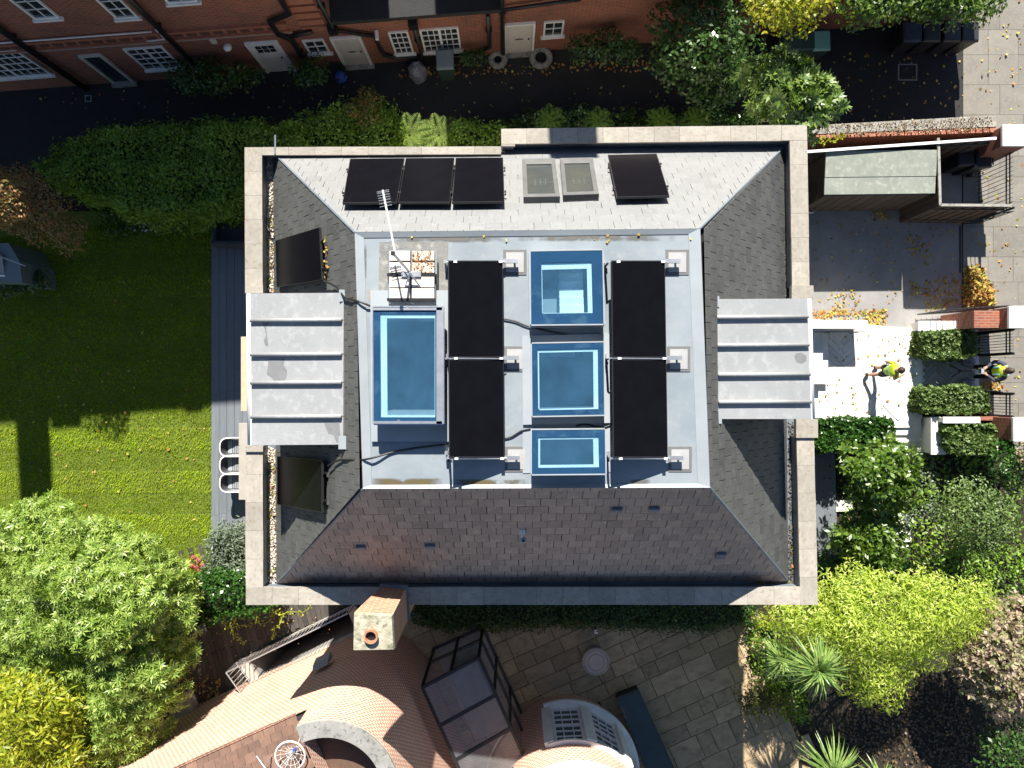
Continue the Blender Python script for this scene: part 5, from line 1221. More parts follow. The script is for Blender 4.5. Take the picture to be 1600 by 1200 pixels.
m_line = M('steel gate track', (.02, .02, .02), rough=.5); MB().box((P(1500, 390).x, P(1500, 390).y, .012), (.05, 1.4, .02)).top('gate_track', m_line, 'thin black gate track on the drive by the leaf pile', 'gate track')
struct(MB().poly([P(1262, 684, .012), P(1304, 686, .012), P(1310, 905, .012), P(1262, 905, .012)]).build('side_path', m_deckgrey))
# stepping stones
for k, (x, y_) in enumerate(((1409, 810), (1410, 838), (1372, 795), (1318, 790))):
    MB().box(zv(P(x, y_), .02), (.5, .34, .05), .05).top('stepping_stone', m_lime, ('pale stepping stone, upper one in the front garden gap', 'pale stepping stone with red leaves, lower one in the front garden gap', 'pale stepping stone half hidden under the laurel', 'pale stepping stone in shade close to the house wall')[k], 'stepping stone', 'stepping stones', bevel=.01)
# bins by the yard
for k, (x, lb) in enumerate(((1232, 'dark green wheelie bin nearest the yellow-green tree'), (1254, 'dark green wheelie bin in the middle of the three under the tree'), (1276, 'wheelie bin with mint green lid beside the yard edge'))): wheelie('wheelie_bin', lb, x-15, 88, 0, .03, (m_bin, m_bin, m_bintop)[k], m_bin)
for k, x in enumerate((1412, 1440, 1470, 1497)): wheelie('wheelie_bin', ('dark blue wheelie bin with pale label, leftmost under the top right tree', 'black wheelie bin second from left under the top right tree', 'black wheelie bin third from left under the top right tree', 'black wheelie bin nearest the street under the top right tree')[k], x-15, 75, 0, 0, (m_navy, m_bingrey, m_bingrey, m_bingrey)[k], m_bingrey)
# leaning bicycle between house and shed
def wheel(c, ax, r, parent, mat):
    ax = ax.normalized(); u = ax.orthogonal().normalized(); v_ = ax.cross(u); ring = [c+u*r*math.cos(a)+v_*r*math.sin(a) for a in np.linspace(0, 2*math.pi, 25)]
    w_ = MB().tube(ring, .018, 6).build('wheel', mat, parent); 
    for a in np.linspace(0, math.pi, 5)[:-1]: MB().tube([c+(u*math.cos(a)+v_*math.sin(a))*r, c-(u*math.cos(a)+v_*math.sin(a))*r], .006, 4).build('spoke', m_alu, w_)
c = P(1262, 318, .35); t = thing('bicycle', 'white bicycle leaning in the gap beside the shed', 'bicycle', zv(c, 0)); ax = Vector((.5, .3, .8))
cW = c+Vector((-.55, .75, 0)); wheel(c, ax, .31, t, m_white); wheel(cW, ax, .31, t, m_white)
d = (cW-c); upv = Vector((-.2, .1, .45))
MB().tube([c, c+d*.35+upv, c+d*.8+upv, cW], .018, 6).build('frame', m_white, t); MB().tube([c+d*.35+upv, c+d*.5-upv*.1, c+d*.8+upv], .016, 6).build('frame_tube', m_white, t)
MB().box(c+d*.3+upv*1.3, (.22, .1, .06)).build('saddle', m_black, t, bevel=.02); MB().tube([c+d*.85+upv*1.3-ax*.22, c+d*.85+upv*1.3+ax*.22], .014, 6).build('handlebar', m_black, t)
# fallen leaves
scatter('leaf_pile', 'big pile of golden fallen leaves against the drive edge', 'leaves', [(1507, 418), (1530, 415), (1550, 450), (1553, 478), (1503, 478)], .02, 900, .1, l_fall, heap=.35, jit=.6)
scatter('drive_leaves', 'orange and yellow leaves strewn across the drive', 'leaves', [(1270, 340), (1495, 350), (1495, 475), (1270, 480)], .006, 170, .08, l_fall)
for k, pl in enumerate(([(1290, 455), (1340, 450), (1345, 478), (1300, 480)], [(1420, 365), (1455, 375), (1452, 408), (1418, 400)], [(1420, 440), (1450, 440), (1452, 465), (1425, 462)], [(1360, 328), (1392, 328), (1388, 346), (1362, 346)])):
    scatter('drive_leaves', 'clump of brown leaves on the drive, ' + ('near the dormer end', 'in its middle', 'below its middle', 'in front of the shed')[k], 'leaves', pl, .006, 70, .08, l_fall)
scatter('drive_leaves', 'brown leaves banked along the gate end of the drive', 'leaves', [(1450, 440), (1500, 425), (1500, 480), (1445, 490)], .006, 190, .08, l_fall)
scatter('drive_leaves', 'bright leaves heaped along the porch wall', 'leaves', [(1270, 484), (1385, 484), (1385, 515), (1355, 512), (1350, 498), (1270, 498)], .006, 330, .09, l_fall, heap=.05)
scatter('terrace_leaves', 'leaves dotted over the white terrace', 'leaves', [(1275, 520), (1438, 520), (1438, 650), (1275, 650)], ZT+.012, 75, .085, l_fall)
scatter('path_leaves', 'leaves lying on the shaded front path', 'leaves', [(1442, 560), (1528, 560), (1528, 610), (1442, 610)], .18, 30, .09, l_fall)
scatter('street_leaves', 'leaves scattered along the pavement', 'leaves', [(1525, 20), (1600, 0), (1600, 660), (1530, 660)], .03, 160, .09, l_fall)
scatter('street_leaves', 'dry leaves by the feet of the standing person', 'leaves', [(1530, 592), (1566, 595), (1566, 608), (1530, 612)], .03, 110, .08, l_fall)
scatter('yard_leaves', 'pale leaves on the shaded yard at top right', 'leaves', [(1300, 85), (1510, 75), (1510, 190), (1310, 195)], .012, 90, .09, l_fall)
scatter('roof_weeds', None, None, [(1270, 218), (1320, 212), (1320, 220), (1275, 226)], 1.72, 60, .1, l_yellow, T_leaf, jit=.8, parent=bpy.data.objects['lane_wall'])
# ================================================================ left: lawn, grey deck, seats
lawn = struct(MB().poly([P(-80, 330, .0), P(333, 330, .0), P(333, 960, .0), P(-80, 960, .0)]).build('lawn', M('lawn soil', (.08, .12, .01), (.11, .15, .015), 1.4, .95, .6, c3=(.13, .16, .015), s3=30, bdist=.03)))
def grass(n, poly):
    s = sample_poly(poly, n); p = PN(s, 0); h = rng.uniform(.025, .06, n); a = rng.uniform(0, 2*math.pi, n); w_ = rng.uniform(.006, .013, n)
    stripe = np.sign(np.sin(p[:, 1]*2*math.pi/1.3)); lean = rng.normal(0, .45, (n, 2)); lean[:, 1] += .5*stripe
    d = np.stack([np.cos(a), np.sin(a), np.zeros(n)], 1)*w_[:, None]; t_ = p+np.stack([lean[:, 0]*h, lean[:, 1]*h, h], 1); m_ = p+np.stack([lean[:, 0]*h*.3, lean[:, 1]*h*.3, h*.6], 1)
    V = np.stack([p-d, p+d, t_+d*.3, t_-d*.3], 1).reshape(-1, 3); return raw_quads('grass', V)
tag(mobj('grass', grass(110000, [(-70, 380), (333, 330), (333, 900), (-70, 900)]), l_grass), 'short mown grass on the striped lawn', 'grass', kind='stuff')
scatter('lawn_leaves', 'pale leaves scattered over the lawn', 'leaves', [(0, 430), (330, 390), (330, 860), (200, 800), (0, 780)], .035, 130, .085, l_fall)
x0, x1 = P(332, 0).x, -5.4; ZD = .08
gd = struct(MB().poly([(x0, P(0, 285).y, ZD-.05), (x1, P(0, 285).y, ZD-.05), (x1, P(0, 900).y, ZD-.05), (x0, P(0, 900).y, ZD-.05)]).build('grey_deck', m_black)); db = unit_box('deck_board')
k = 0; x = x0
while x < x1:
    y = P(0, 900).y-random.random()*2
    while y < P(0, 285).y:
        y2 = min(y+3.6, P(0, 285).y); ya = max(y, P(0, 900).y)
        piece('deck_board', db, m_deckgrey, gd, (x+.115, (ya+y2)/2, ZD-.015), None, (.222, y2-ya-.006, .03)); y += 3.6
    x += .23
def rattan_chair(label, px, py):
    c = P(px, py, ZD); t = thing('rattan_chair', label, 'chair', c, 'white woven chairs on the grey deck')
    # tub shell: rim and wrapped strands
    ang = np.linspace(R(90), R(270), 18); sq_ = lambda v_: math.copysign(abs(v_)**.7, v_)
    rim = [c+Vector((x_, .27, .62)) for x_ in (.32, .2, .08)]+[c+Vector((.26*sq_(math.cos(a)), .27*sq_(math.sin(a)), .66-.08*math.cos(a))) for a in ang]+[c+Vector((x_, -.27, .62)) for x_ in (.08, .2, .32)]
    MB().tube(rim, .022, 7).build('rim', m_rattan, t, smooth=True)
    base = [Vector((c.x+(p.x-c.x)*.8+.03, c.y+(p.y-c.y)*.78, ZD+.4)) for p in rim]
    sh = MB()
    for i in range(24): sh.tube([rim[i], rim[i].lerp(base[i], .5)+Vector((-.01, 0, -.02)), base[i]], .006, 4)
    for s0 in (.25, .5, .75): sh.tube([rim[i].lerp(base[i], s0) for i in range(24)], .006, 4)
    sh.build('woven_back', m_rattan, t)
    bk = MB()
    for i in range(23): bk.poly([rim[i]*1.0+Vector((.008, 0, -.01)), rim[i+1]+Vector((.008, 0, -.01)), base[i+1]+Vector((.012, 0, 0)), base[i]+Vector((.012, 0, 0))])
    bk.build('inner_shell', m_cushion, t)
    MB().box(c+Vector((.05, 0, .42)), (.42, .4, .06)).build('seat', m_greyframe, t, bevel=.02)
    for k in range(6): MB().box(c+Vector((.0+k*.06, 0, .455)), (.02, .38, .01)).build('slat', m_cushion, t)
    for sx in (-.16, .2):
        for sy in (-.17, .17): MB().tube([c+Vector((sx, sy, .4)), c+Vector((sx*1.2, sy*1.2, 0))], .012, 5).build('leg', m_white, t)
for k, y_ in enumerate((696, 723, 750)): rattan_chair('white woven tub chair on the deck, %s of the three' % ('top', 'middle', 'bottom')[k], 373, y_)
a, b_ = P(373, 661, .78), P(430, 781, .78); t = thing('garden_table', 'beige deck table partly under the coping beside white chairs', 'table', zv((a+b_)/2, ZD))
c = (a+b_)/2; MB().box((c.x, c.y, .76), (b_.x-a.x, a.y-b_.y, .045)).build('table_top', m_beige, t, bevel=.008)
for sx in (-1, 1):
    for sy in (-1, 1): MB().box((c.x+sx*(b_.x-a.x)*.42, c.y+sy*(a.y-b_.y)*.45, .42), (.06, .06, .66)).build('leg', m_greyframe, t)
a, b_ = P(336, 345, .4), P(392, 386, .4); c = (a+b_)/2; t = thing('garden_sofa', 'dark outdoor sofa in shade on the grey deck', 'sofa', zv(c, ZD))
MB().box((c.x, c.y, .3), (b_.x-a.x, a.y-b_.y, .16)).build('seat', m_cushion, t, bevel=.04); MB().box((c.x, b_.y+.06, .5), (b_.x-a.x, .14, .5)).build('backrest', m_cushion, t, bevel=.04); MB().box((a.x+.06, c.y, .45), (.12, a.y-b_.y, .3)).build('armrest', m_cushion, t, bevel=.03)
for sx in (-.4, .4): MB().box((c.x+sx, c.y, .15), (.06, .5, .14)).build('leg', m_black, t)
m_sillst = M('warm sill stone', (.5, .38, .27), (.42, .32, .22), 5, .8, .2)
wallbox(376.5, 526, 386, 642, 2.3, 2.6).build('bay_sill', m_sillst, house)
# playhouse corner at the left edge
t = thing('playhouse', 'grey-blue timber playhouse with pale roof edges at the left edge', 'playhouse', P(-40, 430, 0))
pq = [P(-125, 372, 1.6), P(-15, 372, 1.6), P(3, 402, 1.6), P(7, 436, 1.6), P(-125, 430, 1.6)]
MB().prism([zv(p, 0)*1 for p in [pq[0]*.97, pq[1]*.97, pq[2]*.97, pq[3]*.97, pq[4]*.97]], [zv(p, 1.5) for p in [pq[0]*.97, pq[1]*.97, pq[2]*.97, pq[3]*.97, pq[4]*.97]]).build('wall', m_sage, t)
MB().slab([P(-125, 375, 1.7), P(-39, 372, 1.6), P(3, 398, 1.6), P(-125, 402, 1.9)], .05).build('roof_panel', m_sage, t)
MB().slab([P(-125, 404, 1.9), P(3, 400, 1.62), P(7, 428, 1.5), P(-125, 424, 1.6)], .05).build('roof_panel', m_lead, t)
MB().slab([P(-125, 426, 1.62), P(7, 430, 1.52), P(13, 437, 1.45), P(-125, 435, 1.5)], .05).build('fascia', m_white, t)
MB().tube([P(3, 402, 1.7), P(40, 416, 1.75)], .012, 5).build('rod', m_alu, t)
# ================================================================ planting
tree('fig_tree', 'large pale green fig tree with star-shaped leaf rosettes at lower left', 'tree', [(0, 800), (60, 770), (120, 782), (185, 815), (250, 838), (300, 885), (312, 935), (300, 985), (305, 1050), (285, 1100), (262, 1150), (240, 1215), (90, 1230), (110, 1100), (-30, 1040), (-30, 830)], 1.6, 4.2, 160, .48, 70, T_fig, .175, l_fig, (150, 960), tr=.14, jit=.45)
tree('yellow_shrub', 'yellow-green feathery conifer at the bottom left corner', 'tree', [(-30, 1060), (50, 1035), (115, 1075), (140, 1120), (130, 1230), (-30, 1230)], 2.2, 4.6, 34, .55, 260, T_thin, .22, l_yellow, (50, 1120), tr=.1)
tree('green_shrub', 'mid green shrub under the fig tree beside yellow conifer', 'shrub', [(60, 1000), (180, 990), (240, 1090), (230, 1200), (120, 1200), (90, 1080)], 1.0, 2.0, 34, .55, 130, T_round, .15, l_ivy, (150, 1090), tr=.06)
hedge('garden_hedge', 'broad dark green hedge between lane and lawn at upper left', [(52, 262), (90, 228), (160, 205), (260, 196), (400, 190), (470, 215), (470, 250), (330, 322), (200, 332), (140, 300), (90, 290)], 0, 2.3, 800, T_leaf, .105, l_hedge, rough=.16)
hedge('lane_hedge', 'dark hedge strip along the lane right of the sunlit ferns', [(708, 192), (783, 196), (783, 245), (708, 245)], 0, 1.7, 620, T_leaf, .1, l_hedge, rough=.18)
hedge('lane_hedge', 'dark hedge strip along the lane left of the sunlit ferns', [(380, 205), (470, 190), (520, 165), (600, 160), (614, 190), (614, 245), (380, 245)], 0, 1.9, 620, T_leaf, .1, l_hedge, rough=.2)
hedge('lane_hedge', 'low ivy and fern strip along the lane below the brick wall, right half', [(780, 190), (870, 172), (1000, 180), (1180, 178), (1200, 215), (780, 215)], 0, 1.2, 520, T_leaf, .1, l_dark, rough=.2)
def fern(label, px, py, z, r, n, lm=l_fern):
    c = P(px, py, z); t = thing('fern', label, 'fern', zv(c, 0), 'ferns by the lane'); V = []
    for k in range(n):
        a = 2*math.pi*k/n+random.uniform(-.2, .2); d = np.array([math.cos(a), math.sin(a), 0]); s = np.array([-d[1], d[0], 0]); ln = r*random.uniform(.8, 1.1)
        for j in range(16):
            u = j/16; p = np.array(c)+d*ln*u+np.array([0, 0, ln*(.7*u-.75*u*u)]); w_ = ln*.24*math.sin(math.pi*min(1, u+.12))**.8
            for sg in (-1, 1):
                tip = p+s*sg*w_+d*w_*.45; h_ = d*ln*.02; V += [p-h_, (p+tip)/2+h_*1.3-d*.01, tip, (p+tip)/2-h_*1.6]
    mobj('fronds', raw_quads('fronds', np.array(V)), lm, t); MB().tube([zv(c, 0), c], .05, 6).build('crown_base', m_bark, t)
fern('bright sunlit fern, left of the pair beside the north coping', 640, 212, 1.25, .8, 15); fern('bright sunlit fern, right of the pair beside the north coping', 686, 212, 1.2, .72, 14)
for k, x in enumerate((858, 935, 1032, 1085)): fern('shaded fern along the lane strip, %s from the left' % ('first', 'second', 'third', 'fourth')[k], x, 190, 1.3, .55, 12, l_hedge)
tree('lane_shrub', 'thin yellowing shrub rising from the hedge into the dark lane', 'shrub', [(545, 150), (570, 125), (590, 130), (600, 190), (540, 195)], 1.4, 2.6, 12, .35, 110, T_leaf, .1, leafmat('olive leaf', [(.05, .07, .015), (.12, .12, .03), (.25, .15, .03)]), tr=.04)
for k, (pl, z1, lb) in enumerate((([(265, 100), (320, 92), (400, 98), (415, 130), (360, 150), (270, 145)], 1.7, 'dark shrub at the foot of the terrace left of the white door'), ([(455, 105), (495, 88), (520, 100), (520, 135), (465, 140)], 1.5, 'dark shrub between the white and cream doors'), ([(720, 82), (755, 76), (760, 96), (725, 98)], .9, 'small shrub right of the lane wheelie bin'), ([(880, 60), (960, 45), (1010, 60), (1000, 95), (900, 100)], 1.8, 'dark shrub right of the small square window'))):
    tree('terrace_shrub', lb, 'shrub', pl, .5, z1, 22, .32, 110, T_leaf, .11, l_dark, tr=.03, group='shrubs at the foot of the terrace')
tree('evergreen_shrub', 'tall dark evergreen climbing the right end of the terrace', 'shrub', [(1000, 40), (1060, -20), (1160, -20), (1190, 80), (1190, 160), (1090, 170), (1010, 110)], 1.2, 3.6, 46, .5, 130, T_leaf, .14, l_dark, (1090, 100), tr=.08)
tree('yellow_green_tree', 'sunlit yellow-green tree at top, left of the green bins', 'tree', [(1155, -40), (1290, -40), (1295, 20), (1262, 45), (1235, 65), (1190, 60), (1160, 30)], 4.0, 5.6, 46, .46, 260, T_leaf, .11, leafmat('sunny leaf', [(.16, .2, .015), (.3, .32, .03), (.45, .4, .05), (.16, .24, .03)], trans=.4), (1190, 60), tr=.12)
tree('rhododendron', 'glossy rhododendron with leaf rosettes at the top right house corner', 'shrub', [(1170, 95), (1225, 70), (1280, 110), (1305, 140), (1308, 180), (1275, 215), (1190, 205), (1160, 150)], 3.2, 4.8, 60, .45, 30, T_rho, .22, l_rhodo, (1220, 160), tr=.09)
tree('street_tree', 'green tree over the black bins at the top right', 'tree', [(1290, -60), (1580, -60), (1560, 10), (1520, 45), (1480, 40), (1430, 30), (1370, 45), (1300, 25)], 2.1, 3.2, 80, .5, 240, T_leaf, .13, l_gloss, (1400, 40), tr=.1)
tree('copper_tree', 'copper and orange leaved tree at the left edge', 'tree', [(-40, 262), (30, 262), (70, 280), (100, 300), (110, 330), (145, 350), (146, 375), (110, 392), (60, 388), (20, 365), (-40, 360)], 1.8, 3.5, 50, .45, 260, T_leaf, .085, l_copper, (30, 330), tr=.1, extra=[([(-40, 275), (25, 275), (45, 300), (50, 330), (20, 342), (-40, 340)], 3.3, 4.5, 14, .4)])
tree('dark_shrub', 'dark shrub below the playhouse at the left edge', 'shrub', [(0, 430), (60, 420), (85, 440), (40, 465), (0, 460)], .3, .9, 14, .3, 90, T_leaf, .12, l_dark, tr=.03)
hedge('flower_border', 'dark shrubby border between hedge and lawn', [(150, 322), (330, 318), (330, 350), (160, 362)], 0, .5, 160, T_leaf, .12, l_dark, rough=.15, core=False, cat='border')
scatter('white_flowers', 'small white flowers in the dark border by the lawn', 'flowers', [(210, 345), (245, 343), (243, 362), (212, 360)], .62, 40, .06, leafmat('white petal', [(.6, .65, .65), (.7, .7, .7)]), T_round, jit=.6)
hedge('grey_shrub', 'rounded grey-green shrub at the end of the grey deck', [(318, 850), (330, 832), (360, 826), (395, 828), (395, 905), (345, 905), (322, 890)], 0, .9, 480, T_thin, .13, l_grey, rough=.12, cat='shrub')
hedge('ivy_hedge', 'bright glossy ivy hedge below the lower left coping corner', [(290, 905), (395, 903), (420, 955), (330, 970), (295, 985)], 0, 1.5, 620, T_round, .085, l_ivy, rough=.12)
t = thing('hydrangea', 'small hydrangea with red flower heads beside the grey shrub', 'shrub', P(310, 885))
pts, nr = blob_leaves([P(305, 880, .4), P(318, 890, .4), P(300, 892, .4)], [.3, .3, .3], 60); mobj('foliage', leaf_mesh('foliage', pts, nr, T_round, .12, .5), l_yellow, t)
for x, y_ in ((303, 871), (311, 876), (298, 884), (307, 886), (317, 884), (312, 893)): pts, nr = blob_leaves([P(x, y_, .72)], [.075], 60); mobj('flower_head', leaf_mesh('flower_head', pts, nr, T_round, .045, .4), l_flower, t)
MB().tube([P(310, 885), P(308, 884, .5)], .02, 5).build('stem', m_bark, t)
# creeper tendrils over the timber deck
t = thing('creeper', 'yellow-green creeper tendrils trailing over the timber deck', 'creeper', P(400, 955))
for k, (x, y_) in enumerate(((350, 955), (365, 960), (400, 950), (425, 952), (435, 958))):
    p = P(x, y_, 1.0); pts = [p]; d = Vector((random.uniform(-.3, .3), -1, 0)).normalized()
    for j in range(9): d = (Matrix.Rotation(random.uniform(-.7, .9), 3, 'Z')@d); pts.append(pts[-1]+d*.12+Vector((0, 0, -.08 if j > 2 else .02)))
    MB().tube(pts, .014, 5, .006).build('tendril', M('tendril green', (.3, .33, .04), rough=.6) if 'tendril green' not in MATS else MATS['tendril green'], t)
    q = np.array([list(pp_) for pp_ in pts]); mobj('leaves', leaf_mesh('leaves', np.repeat(q, 3, 0)+rng.normal(0, .03, (len(q)*3, 3)), np.tile([0, 0, 1.], (len(q)*3, 1)), T_leaf, .09, .5), l_yellow, t)
hedge('ivy_strip', 'dark ivy strip between south coping and patio', [(640, 935), (1180, 935), (1180, 972), (1100, 985), (900, 978), (700, 985), (650, 975)], 0, .7, 600, T_leaf, .085, l_dark, rough=.12, zpoly=.6)
# front garden
def clipped(label, poly, z1, lm, size=.075, tm=T_box, dens=420): return hedge('clipped_hedge', label, poly, 0, z1, dens, tm, size, lm, 'clipped hedges in the front garden', .06)
clipped('clipped hedge block directly below the white terrace', [(1277, 659), (1396, 658), (1398, 701), (1277, 704)], 1.35, l_ivy, .07)
clipped('clipped box hedge above the shaded front path', [(1446, 520), (1524, 518), (1526, 553), (1500, 558), (1447, 555)], 1.0, l_box, .075)
clipped('clipped box hedge below the shaded front path', [(1444, 610), (1520, 606), (1545, 612), (1546, 643), (1446, 643)], 1.0, l_box, .075)
clipped('clipped box hedge beside the white L-shaped wall', [(1482, 668), (1578, 666), (1580, 702), (1520, 708), (1484, 702)], 1.2, l_box, .085)
tree('laurel', 'big glossy green laurel below the terrace hedge', 'shrub', [(1316, 705), (1360, 695), (1405, 690), (1432, 720), (1436, 760), (1420, 790), (1360, 800), (1322, 760)], 1.6, 3.0, 46, .42, 44, T_lau, .18, l_gloss, (1375, 745), tr=.06)
tree('laurel', 'lower glossy laurel next to the stepping stones', 'shrub', [(1302, 830), (1330, 800), (1385, 800), (1420, 840), (1418, 875), (1340, 885), (1305, 860)], 1.1, 2.2, 34, .4, 44, T_lau, .18, l_gloss, (1355, 845), tr=.05)
hedge('ground_cover', 'pale green ground cover beside the white steps', [(1410, 705), (1462, 706), (1465, 800), (1420, 830), (1418, 740)], 0, .35, 300, T_leaf, .1, l_grey, rough=.1, cat='ground cover', core=False)
tree('bay_tree', 'round dense small-leaved tree at the right of the front garden', 'tree', [(1455, 770), (1500, 745), (1560, 752), (1592, 790), (1595, 840), (1560, 870), (1500, 868), (1460, 830)], 1.6, 2.9, 60, .42, 170, T_leaf, .085, l_box, (1520, 815), tr=.09)
tree('hedge_shrub', 'leafy green shrub at the right edge below the clipped hedge', 'shrub', [(1540, 690), (1620, 680), (1620, 770), (1565, 765), (1545, 740)], .8, 1.9, 30, .4, 110, T_leaf, .1, l_ivy, tr=.05)
tree('pale_shrub', 'pale grey shrub with pinkish tips at the right edge by pier', 'shrub', [(1588, 690), (1630, 680), (1630, 740), (1590, 735)], 1.6, 2.4, 14, .32, 80, T_leaf, .1, l_purple, tr=.04)
hedge('ground_cover', 'bright low ivy at the lower right house corner', [(1275, 880), (1400, 868), (1440, 895), (1330, 905), (1276, 915)], 0, .5, 330, T_round, .1, l_ivy, rough=.15, cat='ground cover', core=False)
hedge('ground_cover', 'dark ground cover under the round tree', [(1430, 870), (1620, 860), (1620, 960), (1540, 930), (1440, 905)], 0, .4, 200, T_leaf, .11, l_hedge, rough=.15, cat='ground cover', core=False)
tree('golden_bamboo', 'spreading golden yellow-green tree below the right house corner', 'tree', [(1195, 945), (1285, 905), (1300, 880), (1440, 885), (1540, 915), (1560, 960), (1520, 1010), (1480, 1030), (1420, 1060), (1390, 1110), (1350, 1105), (1300, 1060), (1240, 1010), (1200, 985)], 2.2, 3.6, 130, .46, 300, T_thin, .13, l_bamboo, (1380, 990), tr=.1, jit=.35)
tree('smoke_bush', 'pinkish brown smoke bush at the lower right edge', 'shrub', [(1500, 965), (1560, 940), (1630, 930), (1630, 1110), (1560, 1115), (1505, 1080), (1480, 1040)], 1.8, 2.9, 60, .36, 42, T_lau, .15, l_purple, (1560, 1030), tr=.06)
tree('corner_shrub', 'dark shrub in the bottom right corner', 'shrub', [(1540, 1120), (1630, 1110), (1630, 1230), (1540, 1230), (1520, 1170)], .8, 1.8, 30, .45, 100, T_leaf, .13, l_dark, tr=.05)
tree('moss_shrub', 'rounded mossy shrub at the patio edge', 'shrub', [(1150, 1080), (1175, 1060), (1235, 1070), (1240, 1110), (1205, 1130), (1160, 1120)], .5, 1.2, 30, .3, 120, T_thin, .1, leafmat('moss leaf', [(.04, .06, .01), (.09, .11, .01), (.17, .18, .02)]), tr=.04)
tree('twiggy_shrub', 'thin shrub with bare orange twigs at the lower right house corner', 'shrub', [(1170, 955), (1210, 945), (1230, 980), (1180, 985)], .9, 1.6, 14, .3, 70, T_thin, .11, l_yellow, tr=.03)
hedge('ground_cover', 'low green planting between patio edge and the cordylines', [(1172, 982), (1215, 975), (1262, 1080), (1262, 1125), (1225, 1120), (1188, 1045)], 0, .4, 300, T_leaf, .12, l_hedge, rough=.15, cat='ground cover', core=False)
def cordyline(label, px, py, z, r, n, gx, gy):
    c = P(px, py, z); g = P(gx, gy); t = thing('cordyline', label, 'palm', g, 'spiky cordylines'); V = []
    MB().tube([g, g.lerp(c, .5)+Vector((.05, 0, .1)), c], .06, 7, .045).build('trunk', m_bark, t, smooth=True)
    for k in range(n):
        a = random.uniform(0, 2*math.pi); el = random.uniform(-.35, 1.3); ln = r*random.uniform(.75, 1.1); d = np.array([math.cos(a)*math.cos(el), math.sin(a)*math.cos(el), math.sin(el)]); s = np.array([-math.sin(a), math.cos(a), 0])*.022
        pr = np.array(c); 
        for j in range(4):
            u0, u1 = j/4, (j+1)/4; f = lambda u: np.array(c)+d*ln*u+np.array([0, 0, -.5*ln*u*u]); w0, w1 = (1-u0**3), (1-u1**3)
            V += [f(u0)-s*w0, f(u0)+s*w0, f(u1)+s*w1, f(u1)-s*w1]
    mobj('leaf_head', raw_quads('leaf_head', np.array(V)), l_palm, t)
cordyline('large spiky cordyline head over the golden tree', 1278, 1045, 3.6, .95, 190, 1262, 1085); cordyline('smaller darker cordyline head left of the large one', 1222, 1030, 2.5, .75, 120, 1240, 1070); cordyline('spiky cordyline at the bottom edge', 1300, 1205, 2.6, .95, 170, 1250, 1190); cordyline('small spiky plant at the bottom edge right of the palm', 1375, 1215, 2.0, .6, 90, 1370, 1200)
MB().tube([P(1230, 1105, .3), P(1247, 1150, .9), P(1265, 1185, 1.8)], .07, 8, .05).top('bare_trunk', m_bark, 'bare leaning trunk between patio and dark bed', 'trunk', smooth=True)
scatter('bed_litter', 'brown leaf litter on the dark bed at lower right', 'leaves', [(1330, 1080), (1500, 1050), (1540, 1200), (1300, 1200)], 0, 1500, .09, leafmat('brown litter', [(.06, .04, .02), (.13, .08, .04), (.03, .025, .015)], trans=0))
scatter('garden_litter', 'brown leaf litter on the front garden soil', 'leaves', [(1280, 710), (1590, 700), (1590, 900), (1280, 890)], 0, 500, .08, MATS['brown litter'])
hedge('ground_cover', 'dark leafy ground cover filling the front garden bed', [(1330, 720), (1480, 712), (1600, 720), (1600, 900), (1440, 900), (1420, 800), (1330, 880)], 0, .3, 150, T_leaf, .12, l_hedge, rough=.15, cat='ground cover', core=False)
